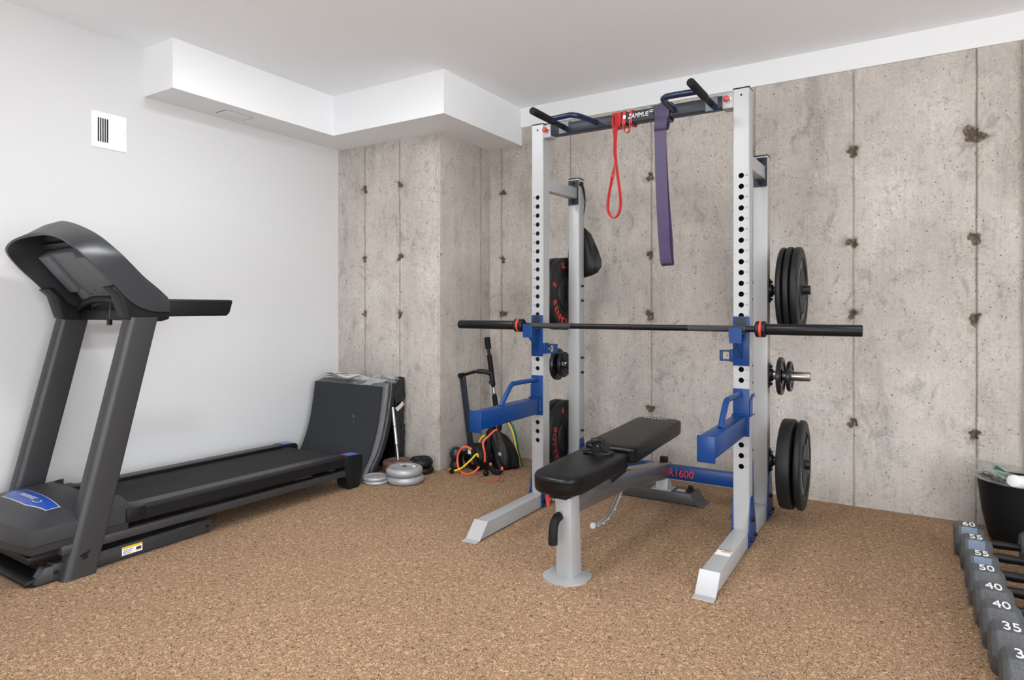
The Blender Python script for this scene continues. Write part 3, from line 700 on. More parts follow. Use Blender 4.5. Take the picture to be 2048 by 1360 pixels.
for xc, w_ in ((-1.290, 0.021), (-1.263, 0.020), (-1.235, 0.019), (-1.198, 0.016)):
    part('bar_wrap', wrap(xc, w_, 0.003, 0.0035, 0.002, LY+0.0355, 2.0755), M_red, t)
mb = MB(); mb.ribbon([(-1.236, yr-0.004, 2.045), (-1.228, yr-0.006, 2.005), (-1.215, yr-0.006, 1.995), (-1.203, yr-0.006, 2.005), (-1.198, yr-0.004, 2.045)], (0, 1, 0), 0.014, 0.004, smooth=4); part('end_loop', mb, M_red, t)

BAG = thing('drawstring_bag', 'crumpled black nylon bag hanging behind the left rear upright', 'bag', (-1.745, 3.66, 1.29))
vs, fs = [], []; seg = 26
prof = [(1.63, 0.012, -1.765), (1.61, 0.030, -1.765), (1.57, 0.062, -1.760), (1.52, 0.082, -1.755), (1.46, 0.096, -1.750), (1.40, 0.106, -1.747), (1.355, 0.108, -1.746), (1.32, 0.092, -1.75), (1.30, 0.066, -1.76), (1.288, 0.03, -1.772)]
for i, (z, r, cx) in enumerate(prof):
    for k in range(seg):
        a = 2*PI*k/seg
        q = 1+0.13*math.sin(5*a+z*9)+0.08*math.sin(9*a-z*14)+0.10*mnoise.noise((math.cos(a)*2, math.sin(a)*2, z*14))
        droop = 0.03*max(0, math.cos(a))*(1.45-z)
        vs.append((cx+r*q*math.cos(a), 3.652+0.42*r*q*math.sin(a), z+droop))
for i in range(len(prof)-1):
    for k in range(seg): fs.append((i*seg+k, i*seg+(k+1) % seg, (i+1)*seg+(k+1) % seg, (i+1)*seg+k))
fs += [tuple(range(seg)), tuple((len(prof)-1)*seg+k for k in range(seg))]
part('bag_body', MB().raw(vs, fs), M_cloth, BAG, sharp=60)
mb = MB(); mb.tube([(-1.765, 3.652, 1.62), (-1.735, 3.64, 1.70), (-1.712, 3.61, 1.78), (-1.703, 3.57, 1.845), (-1.700, 3.53, 1.862)], 0.0035, 8, smooth=4); part('drawstring', mb, M_cloth, BAG)
mb = MB(); mb.tube([(-1.700, 3.53, 1.862), (-1.700, 3.555, 1.83), (-1.698, 3.575, 1.77), (-1.697, 3.58, 1.73)], 0.003, 8, smooth=4); mb.ball((-1.699, 3.53, 1.862), 0.014, 12); part('cord_end', mb, M_cloth, BAG)

# ------------------------------------------------------------------ adjustable bench
BX = -1.185
BENCH = thing('weight_bench', 'black padded adjustable bench on a silver frame inside the rack', 'bench', (BX, 2.9, 0))
def pad(outline, z0, z1, tilt=0.0, piv=0.0, r=0.016):
    """upholstered pad: outline (x,y) list, rounded top and bottom rims, crowned a little"""
    mb = MB(); cx = sum(p[0] for p in outline)/len(outline); cy = sum(p[1] for p in outline)/len(outline); n = len(outline)
    rings = []
    h = z1-z0
    for f, z in ((0.80, z0), (0.95, z0+0.003), (0.99, z0+0.012), (1.0, z0+h*0.5), (1.0, z1-0.018), (1.006, z1-0.013), (0.994, z1-0.0085), (0.965, z1-0.003), (0.90, z1), (0.70, z1+0.002), (0.35, z1+0.003)):
        ring = []
        for x, y in outline:
            d = Vector((x-cx, y-cy)); L_ = d.length
            k = max(0.0, (L_-(1-f)*0.16)/L_) if f > 0.6 else f
            if f > 1: k = f
            yy = cy+d.y*k; ring.append((cx+d.x*k, yy, z+(yy-piv)*tilt))
        rings.append(ring)
    vs = [p for r_ in rings for p in r_]; fs = []
    for i in range(len(rings)-1):
        for k in range(n): fs.append((i*n+k, i*n+(k+1) % n, (i+1)*n+(k+1) % n, (i+1)*n+k))
    fs += [tuple(range(n))[::-1], tuple((len(rings)-1)*n+k for k in range(n))]
    return mb.raw(vs, fs)
def round_poly(pts, rad, k=6):
    out = []; n = len(pts)
    for i in range(n):
        a, b, c = Vector(pts[i-1]), Vector(pts[i]), Vector(pts[(i+1) % n]); r = rad[i] if isinstance(rad, (list, tuple)) else rad
        u, v = (a-b).normalized(), (c-b).normalized()
        r = min(r, (a-b).length*0.49, (c-b).length*0.49); p, q = b+u*r, b+v*r
        for j in range(k+1):
            t = j/k; out.append(tuple((1-t)**2*p+2*t*(1-t)*b+t*t*q))
    # even out long edges
    res = []
    for i in range(len(out)):
        a, b = Vector(out[i]), Vector(out[(i+1) % len(out)]); m_ = max(1, int((b-a).length/0.04))
        for j in range(m_): res.append(tuple(a+(b-a)*j/m_))
    return res
seat = round_poly([(BX-0.108, 2.188), (BX+0.098, 2.178), (BX+0.116, 2.47), (BX+0.113, 2.735), (BX-0.120, 2.745), (BX-0.122, 2.47)], [0.10, 0.10, 0.15, 0.03, 0.03, 0.15], 9)
part('seat_pad', pad(seat, 0.366, 0.438, 0.012, 2.3), M_vinyl, BENCH, sharp=50)
back = round_poly([(BX-0.118, 2.725), (BX+0.138, 2.725), (BX+0.142, 3.0), (BX+0.138, 3.47), (BX-0.11, 3.47), (BX-0.118, 3.0)], [0.04, 0.035, 0.1, 0.07, 0.07, 0.1])
BP = part('back_pad', pad(back, 0.392, 0.466, 0.03, 2.75), M_vinyl, BENCH, sharp=50)
mb = MB()
for i, (wd, hh) in enumerate(((0.016, 0.008), (0.010, 0.012), (0.013, 0.010), (0.008, 0.013), (0.016, 0.012), (0.011, 0.009), (0.018, 0.006))):
    x = BX-0.058+i*0.019; y = 3.405; z = 0.469+0.03*(y-2.75)+0.0006
    mb.box(x-wd/2, x+wd/2, y-hh/2, y+hh/2, z, z+0.0008)
    if i % 2: mb.box(x-wd/2, x-wd/4, y-hh, y+hh*0.4, z, z+0.0007)
part('pad_print', mb, M_whiteink, BP)
mb = MB(); mb.box(BX-0.03, BX+0.03, 2.262, 2.74, 0.333, 0.3615, 0.003); part('seat_rail', mb, M_black, BENCH)
mb = MB(); mb.box(BX-0.03, BX+0.03, 2.76, 3.30, 0.3655, 0.392, 0.003); part('back_rail', mb, M_black, BENCH)
mb = MB(); mb.prism([(2.70, 0.30), (2.70, 0.36), (2.78, 0.385), (2.87, 0.385), (2.87, 0.315)], 'X', BX-0.040, BX-0.0365, 0.001, 1); mb.prism([(2.70, 0.30), (2.70, 0.36), (2.78, 0.385), (2.87, 0.385), (2.87, 0.315)], 'X', BX+0.0365, BX+0.040, 0.001, 1); mb.cyl((BX-0.042, 2.80, 0.345), (BX+0.042, 2.80, 0.345), 0.012); part('hinge_bracket', mb, M_black, BENCH)
mb = MB(); mb.prism([(2.302, 0.006), (2.392, 0.006), (2.368, 0.333), (2.290, 0.333)], 'X', BX-0.036, BX+0.036, 0.003); POST = part('front_post', mb, M_silver, BENCH)
fp = round_poly([(BX-0.098, 2.285), (BX-0.05, 2.235), (BX+0.045, 2.235), (BX+0.095, 2.29), (BX+0.085, 2.40), (BX-0.09, 2.40)], 0.03)
part('foot_plate', MB().prism(fp, 'Z', 0.0, 0.0065), M_silver, BENCH)
sp = [(2.368, 0.333), (2.60, 0.325), (2.84, 0.317), (2.95, 0.310), (3.10, 0.285), (3.30, 0.255), (3.56, 0.222), (3.575, 0.222), (3.575, 0.130), (3.40, 0.152), (3.25, 0.175), (3.10, 0.200), (2.97, 0.221), (2.70, 0.237), (2.376, 0.258)]
part('spine', MB().prism(sp, 'X', BX-0.0355, BX+0.0355, 0.003), mat('satin_silver_frame', rgb(150, 150, 150), 0.26, 0.85, bump=(700, 0.03)), BENCH)
mb = MB(); mb.prism([(3.50, 0.074), (3.585, 0.074), (3.572, 0.15), (3.52, 0.16)], 'X', BX-0.034, BX+0.034, 0.003); part('rear_post', mb, M_silver, BENCH)
mb = MB(); mb.box(BX-0.06, BX+0.055, 3.495, 3.60, 0.0695, 0.0745, 0.0015); part('rear_weld_plate', mb, M_silver, BENCH)
RB = part('rear_base', MB().prism([(BX-0.245, 0.012), (BX-0.185, 0.069), (BX+0.165, 0.069), (BX+0.200, 0.006), (BX-0.24, 0.006)], 'Y', 3.512, 3.640, 0.004), mat('charcoal_frame', rgb(70, 71, 72), 0.4, 0.2, bump=(700, 0.04)), BENCH)
mb = MB(); mb.prism([(BX+0.160, 0.072), (BX+0.167, 0.072), (BX+0.210, 0.005), (BX+0.232, 0.004), (BX+0.232, 0.0005), (BX+0.206, 0.0005)], 'Y', 3.506, 3.646, 0.0008, 1); part('end_plate', mb, MATS['charcoal_frame'], RB)
mb = MB(); mb.box(BX+0.075, BX+0.125, 3.53, 3.575, 0.0692, 0.0698); part('label', mb, M_paper, RB)
for (x, y, z) in ((BX+0.145, 3.575, 0.069), (BX-0.175, 3.575, 0.069)):
    mb = MB(); mb.box(x-0.022, x+0.022, y-0.022, y+0.022, z, z+0.008, 0.002); mb.cyl((x, y, z+0.007), (x, y, z+0.03), 0.014, seg=8, bev=0.003); part('rubber_stop', mb, M_black, RB)
part('rubber_stop', MB().box(BX-0.018, BX+0.022, 3.525, 3.56, 0.221, 0.252, 0.003), M_black, BENCH)
AC = Vector((BX, 2.68, 0.415))
arc = [AC+Vector((0, 0.297*math.cos(a), 0.297*math.sin(a))) for a in [math.radians(-33-77*i/20) for i in range(21)]]
A = part('ladder_arc', MB().tube(arc, 0.0135, 14), M_chrome, BENCH, sharp=60)
for i in (4, 8, 12, 15, 18):
    p = arc[i]; part('ladder_pin', MB().cyl(p+Vector((0.008, 0, 0)), p+Vector((0.017, 0, 0)), 0.0065, seg=12), M_chrome, A)
mb = MB(); mb.cyl((BX-0.006, 2.293, 0.262), (BX-0.006, 2.262, 0.262), 0.0155, seg=18); part('handle_stub', mb, M_silver, BENCH)
mb = MB(); mb.tube([(BX-0.006, 2.270, 0.262), (BX-0.006, 2.248, 0.259), (BX-0.006, 2.228, 0.243), (BX-0.006, 2.219, 0.215), (BX-0.006, 2.217, 0.165)], 0.0185, 18, smooth=5); part('foam_handle', mb, M_foam, BENCH)
mb = MB(); mb.cyl((BX-0.036, 2.325, 0.308), (BX-0.062, 2.325, 0.308), 0.009, seg=14); PIN = part('pop_pin', mb, M_chrome, BENCH)
mb = MB(); mb.cyl((BX-0.052, 2.325, 0.308), (BX-0.072, 2.325, 0.308), 0.0095, 0.007, seg=14); part('pin_sleeve', mb, M_black, PIN)
mb = MB(); mb.tube([(BX-0.085, 2.318, 0.342), (BX-0.088, 2.323, 0.315), (BX-0.085, 2.328, 0.275)], 0.0095, 10, smooth=4); mb.cyl((BX-0.088, 2.325, 0.308), (BX-0.068, 2.325, 0.308), 0.009, 0.008, seg=12); mb.box(BX-0.09, BX-0.045, 2.318, 2.332, 0.325, 0.337, 0.003)
part('pull_knob', mb, M_redknob, PIN)
mb = MB(); mb.prism([(2.60, 0.352), (2.60, 0.335), (2.622, 0.328), (2.622, 0.352)], 'X', BX+0.0362, BX+0.060, 0.001, 1); part('stop_tab', mb, M_steel, BENCH)
# black arched clamp lying on the seat
zt = 0.4475
CL = thing('collar_clamp', 'arched black clamp lying on the bench seat', 'clamp', (-1.17, 2.64, zt))
arch = [(-1.255, zt+0.005), (-1.232, zt+0.008), (-1.212, zt+0.022), (-1.196, zt+0.046), (-1.180, zt+0.058), (-1.164, zt+0.052), (-1.148, zt+0.026), (-1.135, zt+0.010), (-1.118, zt+0.005)]
mb = MB(); mb.ribbon([(x, 2.642, z) for x, z in arch], (0, 1, 0), 0.05, 0.005, smooth=4); ARCH = part('arched_strap', mb, M_vinyl, CL)
mb = MB(); mb.prism([(-1.22, zt+0.012), (-1.192, zt+0.043), (-1.180, zt+0.052), (-1.166, zt+0.046), (-1.146, zt+0.012), (-1.16, zt+0.002), (-1.21, zt+0.002)], 'Y', 2.617, 2.622, 0.001, 1); part('cheek_plate', mb, M_black, CL)
mb = MB(); mb.cyl((-1.23, 2.665, zt+0.040), (-1.185, 2.672, zt+0.046), 0.018, seg=18, bev=0.004); part('roller', mb, M_black, CL)
mb = MB(); mb.box(-1.150, -1.138, 2.612, 2.66, zt+0.006, zt+0.052, 0.002, 2, Matrix.Translation((-1.144, 0, zt)) @ Matrix.Rotation(-0.35, 4, 'Y') @ Matrix.Translation((1.144, 0, -zt))); part('lever', mb, M_black, CL)
part('rivet', MB().cyl((-1.178, 2.6165, zt+0.036), (-1.178, 2.6155, zt+0.036), 0.0035, seg=10), M_chrome, CL)
mb = MB(); mb.tube([(-1.252, 2.635, zt+0.004), (-1.245, 2.612, zt+0.004), (-1.222, 2.603, zt+0.004), (-1.200, 2.605, zt+0.004)], 0.0045, 8, smooth=4); part('buckle_loop', mb, M_iron, CL)
mb = MB(); mb.tube([(-1.165, 2.607, zt+0.004), (-1.135, 2.61, zt+0.004), (-1.118, 2.63, zt+0.005), (-1.118, 2.65, zt+0.012)], 0.0045, 8, smooth=4); part('buckle_loop', mb, M_iron, CL)

# ------------------------------------------------------------------ treadmill
def incline(mb):
    for v in mb.bm.verts: v.co.z += 0.019*(2.74-v.co.y)/1.28
    return mb
TM = thing('treadmill', 'dark grey treadmill with blue badge standing along the white wall', 'treadmill', (-3.21, 2.0, 0))
TC = -3.21
def mir(x): return 2*TC-x
def sym(f):
    for s in (1, -1): f(s)
X_ = lambda s, x: x if s > 0 else mir(x)
def sbox(mb, s, x0, x1, *a, **k):
    u = sorted((X_(s, x0), X_(s, x1))); mb.box(u[0], u[1], *a, **k); return mb
for s in (1, -1):
    # slanted uprights: rounded leading edge
    def section(yc, z):   # outline of the column (x,y) at height z, leading edge yc
        o = []
        for x, y in round_poly([(-2.936, 0.0), (-2.860, 0.0), (-2.860, 0.124), (-2.936, 0.124)], [0.025, 0.028, 0.012, 0.012], 5): o.append((X_(s, x), y+yc, z))
        return o
    mb = MB(); A_, B_ = section(1.203, 0.0), section(1.460, 1.06); n = len(A_)
    mb.raw(A_+B_, [(i, (i+1) % n, n+(i+1) % n, n+i) for i in range(n)]+[tuple(range(n))[::-1], tuple(n+i for i in range(n))])
    col = part('column', mb, M_tcol, TM, sharp=45)
    if s > 0:
        mb = MB(); zz = [(1.258, 0.088), (1.270, 0.098), (1.290, 0.101), (1.300, 0.108), (1.303, 0.100), (1.292, 0.088), (1.294, 0.074), (1.272, 0.072), (1.272, 0.083)]
        mb.prism(zz, 'X', -2.8601, -2.8596); part('paint_chip', mb, M_tdark, col)
    # base rails
    xo, xi = -2.905, -2.955
    u = sorted((X_(s, xo), X_(s, xi)))
    base = part('base_rail', MB().prism([(1.12, 0.012), (1.158, 0.068), (1.80, 0.068), (1.86, 0.066), (1.868, 0.058), (1.868, 0.014), (1.855, 0.006), (1.13, 0.006)], 'X', u[0], u[1], 0.003), M_tmill, TM)
    fx = u[1] if s > 0 else u[0]
    part('bolt', MB().cyl((fx, 1.845, 0.036), (fx+s*0.004, 1.845, 0.036), 0.008, seg=14), M_iron, base)
    part('base_sleeve', MB().box(u[0]-0.003, u[1]+0.003, 1.185, 1.235, 0.008, 0.074, 0.004), M_tmill, base)
    part('bolt', MB().cyl((fx+s*0.003, 1.196, 0.04), (fx+s*0.007, 1.196, 0.04), 0.009, seg=14), M_iron, base)
    for y in (1.125, 1.835): part('rubber_foot', MB().cyl((X_(s, -2.93), y, 0.0), (X_(s, -2.93), y, 0.008), 0.012, seg=12), M_rubber, base)
    if s > 0:
        lb = part('caution_label', MB().box(fx, fx+0.0006, 1.448, 1.535, 0.020, 0.056), M_whiteink, base)
        part('label_stripe', MB().box(fx+0.0006, fx+0.001, 1.448, 1.535, 0.047, 0.056), M_yellow, lb)
        mb = MB()
        for i in range(3): mb.box(fx+0.0006, fx+0.001, 1.454, 1.494-0.006*i, 0.040-i*0.007, 0.042-i*0.007)
        mb.box(fx+0.0006, fx+0.001, 1.508, 1.530, 0.028, 0.042); part('label_print', mb, M_darkink, lb)
    # deck frame, foot rails and rear end caps
    part('deck_frame', incline(sbox(MB(), s, -2.925, -2.868, 1.20, 2.72, 0.086, 0.123, bev=0.003)), M_tcol, TM)
    mb = MB(); prof = [(-2.975, 0.200), (-2.975, 0.207), (-2.963, 0.2085), (-2.961, 0.207), (-2.950, 0.2085), (-2.948, 0.207), (-2.937, 0.2085), (-2.935, 0.207), (-2.924, 0.2085), (-2.922, 0.207), (-2.900, 0.2085), (-2.882, 0.204), (-2.872, 0.197), (-2.868, 0.15), (-2.878, 0.15), (-2.89, 0.165), (-2.975, 0.19)]
    mb.prism([(X_(s, x), z) for x, z in prof], 'Y', 1.455, 2.715); fr = part('foot_rail', incline(mb), M_tdark, TM, sharp=28)
    mb = MB()
    for xa, xb in ((-2.962, -2.951), (-2.949, -2.938), (-2.936, -2.925), (-2.923, -2.902)): u = sorted((X_(s, xa), X_(s, xb))); mb.box(u[0], u[1], 1.53, 2.71, 0.2078, 0.2092)
    part('tread_strips', incline(mb), M_tcol, fr)
    mb = MB(); sbox(mb, s, -2.978, -2.864, 1.448, 1.53, 0.150, 0.2105, bev=0.004); part('rail_cover', incline(mb), M_tdark, fr)
    mb = MB(); pts = [(2.700, 0.150), (2.712, 0.20), (2.735, 0.206), (2.835, 0.200), (2.848, 0.185), (2.846, 0.10), (2.830, 0.02), (2.812, 0.003), (2.745, 0.003), (2.728, 0.02), (2.712, 0.09)]
    u = sorted((X_(s, -2.958), X_(s, -2.864))); cap = part('end_cap', mb.prism(pts, 'X', u[0], u[1], 0.005), M_tdark, TM)
    u = sorted((X_(s, -2.946), X_(s, -2.874))); lab = part('cap_label', MB().prism([(2.738, 0.2062), (2.738, 0.2070), (2.830, 0.2013), (2.830, 0.2005)], 'X', u[0], u[1]), M_badgel, cap)
    if s > 0: part('label_stripe', MB().prism([(2.740, 0.2070), (2.740, 0.2074), (2.755, 0.2065), (2.755, 0.2061)], 'X', u[0]+0.002, u[0]+0.03), M_redink, lab)
# deck, belt and rollers
part('deck_board', incline(MB().box(TC-0.245, TC+0.245, 1.36, 2.70, 0.150, 0.178, 0.003)), M_tdark, TM)
bw = 0.238; mb = MB(); P = [(TC, 1.38, 0.187), (TC, 1.8, 0.188), (TC, 2.3, 0.188), (TC, 2.72, 0.187)]
P += [(TC, 2.755+0.03*math.cos(a), 0.157+0.03*math.sin(a)) for a in [math.radians(90-30*i) for i in range(7)]]
P += [(TC, 2.3, 0.127), (TC, 1.38, 0.127)]
P += [(TC, 1.36-0.03*math.sin(a), 0.157-0.03*math.cos(a)) for a in [math.radians(30*i) for i in range(1, 6)]]
mb.ribbon(P, (1, 0, 0), bw*2, 0.003, True); part('running_belt', incline(mb), M_belt, TM)
part('rear_roller', MB().cyl((TC-0.25, 2.755, 0.157), (TC+0.25, 2.755, 0.157), 0.027, seg=24), M_steel, TM)
part('rear_crossbar', MB().box(TC-0.27, TC+0.27, 2.60, 2.65, 0.09, 0.125, 0.003), M_tdark, TM)
# front bar of the base
mb = MB(); mb.prism([(1.098, 0.006), (1.096, 0.02), (1.118, 0.03), (1.17, 0.034), (1.18, 0.006)], 'X', TC-0.285, TC+0.285, 0.004); part('front_base_bar', mb, M_tdark, TM)
part('motor_tray', MB().box(TC-0.27, TC+0.27, 1.11, 1.40, 0.085, 0.115, 0.006), M_tdark, TM)
# motor hood
def hood_z(x, y):
    u = abs(x-TC)/0.333
    f = max(0.0, 1-u**2.6); g = min(1.0, max(0.0, (y-1.045)/0.17)); g = g*g*(3-2*g)
    edge = 0.232+0.02*max(0, (y-1.25)/0.2)
    return edge+(0.300-edge)*f*(0.15+0.85*g)
mb = MB(); NX, NY = 28, 22; hw = 0.333
def hood_y(i, j):
    u = -1+2*i/NX; front = 1.065+0.035*u*u
    back = 1.462-0.095*max(0.0, 1-(abs(u)/0.76)**5)
    return front+(back-front)*j/NY
grid = [[(TC+hw*(-1+2*i/NX), hood_y(i, j), 0) for i in range(NX+1)] for j in range(NY+1)]
vs = [(x, y, hood_z(x, y)) for row in grid for x, y, _ in row]; n1 = NX+1
fs = [(j*n1+i, j*n1+i+1, (j+1)*n1+i+1, (j+1)*n1+i) for j in range(NY) for i in range(NX)]
rim = [i for i in range(n1)]+[j*n1+NX for j in range(1, NY+1)]+[NY*n1+i for i in range(NX-1, -1, -1)]+[j*n1 for j in range(NY-1, 0, -1)]
def skirt(dz_ins):
    global vs, fs
    prev = rim
    for (zz, ins) in dz_ins:
        cur = []
        for r_ in rim:
            x, y, _ = vs[r_]; yy = y+(ins if y < 1.3 else 0)*0.8; xx = TC+(x-TC)*(1-ins/0.35)
            cur.append(len(vs)); vs.append((xx, yy, zz))
        for k in range(len(rim)): fs.append((prev[k], prev[(k+1) % len(rim)], cur[(k+1) % len(rim)], cur[k]))
        prev = cur
    fs.append(tuple(prev))
skirt([(0.226, -0.003), (0.172, -0.004), (0.168, 0.0), (0.140, 0.004), (0.120, 0.03)])
HOOD = part('motor_hood', MB().raw(vs, fs), M_tmill, TM, sharp=30)
mb = MB(); bq = round_poly([(-3.36, 1.165), (-3.085, 1.165), (-3.01, 1.215), (-3.085, 1.235), (-3.33, 1.235), (-3.37, 1.20)], 0.008, 3)
def badge(pts, lift, th, nsub=14):
    mb = MB(); xs = [p[0] for p in pts]; a, b = min(xs), max(xs); rows = []
    for i in range(nsub+1):
        x = a+0.0005+(b-a-0.001)*i/nsub; ys = []
        for k in range(len(pts)):
            p, q = pts[k], pts[(k+1) % len(pts)]
            if (p[0]-x)*(q[0]-x) <= 0 and p[0] != q[0]: ys.append(p[1]+(q[1]-p[1])*(x-p[0])/(q[0]-p[0]))
        rows.append((x, min(ys), max(ys)))
    vs = []
    for x, y0, y1 in rows:
        for y in (y0, (y0+y1)/2, y1): vs += [(x, y, hood_z(x, y)+lift+th)]
    fs = [(3*i+k, 3*i+k+1, 3*i+k+4, 3*i+k+3) for i in range(nsub) for k in range(2)]
    return mb.raw(vs, fs)
big = [(-3.345, 1.166), (-3.10, 1.166), (-2.985, 1.195), (-2.985, 1.240), (-3.10, 1.240), (-3.30, 1.240), (-3.355, 1.215)]
part('badge_rim', badge([(x+(0.004 if x > -3.2 else -0.004), y+(0.004 if y > 1.2 else -0.004)) for x, y in big], 0.0, 0.0012), M_silverpr, HOOD, recalc=False)
BD = part('badge', badge(big, 0.001, 0.0012), M_badge, HOOD, recalc=False)
mb = MB(); 
for i in range(9):
    x = -3.235+i*0.014; mb.box(x, x+0.006, 1.192, 1.206+0.004*(i % 2), hood_z(x, 1.2)+0.0022, hood_z(x, 1.2)+0.003)
mb.box(-3.25, -3.10, 1.208, 1.212, hood_z(-3.15, 1.21)+0.002, hood_z(-3.15, 1.21)+0.003)
loop = [(-3.085+0.030*math.cos(a), 1.200+0.012*math.sin(a), hood_z(-3.085, 1.2)+0.0022) for a in [i*PI/8 for i in range(16)]]
mb.ribbon(loop, (0, 0, 1), 0.001, 0.004, True); part('script_logo', mb, M_silverpr, BD)
# console: arched shell between its lower (F) and upper (B) edges
Fh = [(-2.860, 1.637, 1.083), (-2.860, 1.545, 1.089), (-2.860, 1.463, 1.129), (-2.860, 1.378, 1.219), (-2.862, 1.300, 1.299), (-2.895, 1.246, 1.362), (-2.985, 1.232, 1.400), (-3.10, 1.236, 1.420), (-3.21, 1.240, 1.428)]
Bh = [(-2.866, 1.628, 1.150), (-2.864, 1.585, 1.188), (-2.864, 1.523, 1.238), (-2.866, 1.470, 1.292), (-2.882, 1.426, 1.343), (-2.945, 1.383, 1.408), (-3.03, 1.358, 1.450), (-3.12, 1.344, 1.477), (-3.21, 1.338, 1.490)]
full = lambda H: H+[(mir(x), y, z) for x, y, z in H[-2::-1]]
F_ = spline([Vector(p) for p in full(Fh)], 5); B_ = spline([Vector(p) for p in full(Bh)], 5)
n = len(F_); inset = lambda p, c, k: p+(c-p).normalized()*k
ctr = [Vector((TC, (F_[i].y+B_[i].y)/2+0.0, (F_[i].z+B_[i].z)/2-0.12)) for i in range(n)]
vs, fs = [], []
for i in range(n):
    m_ = (F_[i]+B_[i])/2; bulge = (m_-ctr[i]).normalized()*0.010
    vs += [F_[i], F_[i]*0.5+B_[i]*0.5+bulge, B_[i], inset(B_[i], ctr[i], 0.016), inset(F_[i], ctr[i], 0.016)]
for i in range(n-1):
    for k in range(5): fs.append((5*i+k, 5*i+(k+1) % 5, 5*i+5+(k+1) % 5, 5*i+5+k))
fs += [(4, 3, 2, 1, 0), tuple((n-1)*5+k for k in range(5))]
SHELL = part('console_shell', MB().raw(vs, fs), M_tshell, TM, sharp=50)
# display block filling the shell on the user's side, with the back-cover panels seen from the front
dv = Vector((0, 0.265, -0.315)).normalized(); nv = Vector((1, 0, 0)).cross(dv)      # down the slope; normal towards the front
if nv.y > 0: nv = -nv
O = Vector((TC, 1.345, 1.445))+Vector((0, 0.015, -0.02))
def slab(mb, x0, x1, s0, s1, d0, d1, bev=0.006):
    M = Matrix((Vector((1, 0, 0)), dv, nv)).transposed().to_4x4(); M.translation = O
    return mb.box(x0, x1, s0, s1, d0, d1, bev, 2, M)
half = n//2; vs, fs = [], []
for i in range(half):
    r_, l_ = inset(B_[i], ctr[i], 0.012), inset(B_[n-1-i], ctr[n-1-i], 0.012)
    for k in range(7):
        q = r_.lerp(l_, k/6)
        vs += [q+nv*0.012, q-nv*0.004]
for i in range(half-1):
    for k in range(6):
        a = (i*7+k)*2; b = a+14
        fs += [(a, a+2, b+2, b), (a+1, b+1, b+3, a+3)]
DISP = part('display_deck', MB().raw(vs, fs), M_tdark, TM, recalc=False, sharp=60)
O = O+nv*0.012
mb = MB(); slab(mb, -0.25, -0.16, 0.06, 0.27, -0.019, 0.055); part('back_panel', mb, M_tpanel, DISP)
mb = MB(); slab(mb, -0.115, 0.09, 0.05, 0.30, -0.019, 0.050); part('back_panel', mb, M_tpanel, DISP)
mb = MB(); slab(mb, 0.11, 0.26, 0.07, 0.24, -0.019, 0.07); part('back_panel', mb, M_tpanel, DISP)
mb = MB(); slab(mb, -0.22, 0.20, 0.015, 0.045, -0.019, 0.02, 0.004); part('top_strut', mb, M_tdark, DISP)
for cx, r in ((-0.165, 0.062), (0.17, 0.07)):
    p0 = O+Vector((cx, 0, 0))+dv*0.315; mb = MB(); mb.cyl(p0-nv*0.019, p0+nv*0.045, r, r*0.86, seg=32, bev=0.004); part('speaker_pod', mb, M_tpanel, DISP)
for cx, s_ in ((0.0, 0.26), (-0.06, 0.28), (0.06, 0.28), (0.17, 0.31)):
    p0 = O+Vector((cx, 0, 0))+dv*s_+nv*0.050; part('screw', MB().cyl(p0, p0+nv*0.002, 0.0035, seg=10), M_iron, DISP)
for s in (1, -1):
    u = sorted((X_(s, -2.866), X_(s, -2.95)))
    mb = MB(); mb.prism([(1.385, 1.19), (1.420, 1.158), (1.452, 1.055), (1.465, 1.045), (1.60, 1.040), (1.636, 1.050), (1.640, 1.082), (1.545, 1.091), (1.475, 1.130), (1.42, 1.20)], 'X', u[0], u[1], 0.006)
    part('column_cover', mb, M_tdark, TM)
    u = sorted((X_(s, -2.868), X_(s, -2.915)))
    mb = MB(); mb.prism([(1.60, 1.142), (1.955, 1.142), (1.962, 1.134), (1.945, 1.078), (1.930, 1.062), (1.60, 1.062)], 'X', u[0], u[1], 0.009, 3); part('hand_rail', mb, M_tdark, TM)
part('console_crossbar', MB().beam((TC-0.29, 1.56, 1.068), (TC+0.29, 1.56, 1.068), 0.06, 0.05, 0.008), M_tdark, TM)
mb = MB(); mb.tube([(TC-0.26, 1.53, 1.09), (TC-0.20, 1.52, 1.115), (TC-0.08, 1.515, 1.14), (TC+0.08, 1.515, 1.14), (TC+0.20, 1.52, 1.115), (TC+0.26, 1.53, 1.09)], 0.018, 14, smooth=5); part('pulse_grip', mb, M_tdark, TM)
mb = MB(); mb.tube([(TC+0.10, 1.50, 1.13), (TC+0.10, 1.497, 1.08), (TC+0.10, 1.496, 1.052)], 0.0025, 8); mb.tube([(TC+0.10+0.006*math.cos(a), 1.496, 1.056+0.006*math.sin(a)) for a in [i*PI/6 for i in range(12)]], 0.0015, 6, closed=True); KEY = part('safety_key_cord', mb, M_iron, TM)
part('safety_key_clip', MB().box(TC+0.088, TC+0.112, 1.488, 1.504, 1.022, 1.047, 0.003), M_tdark, KEY)

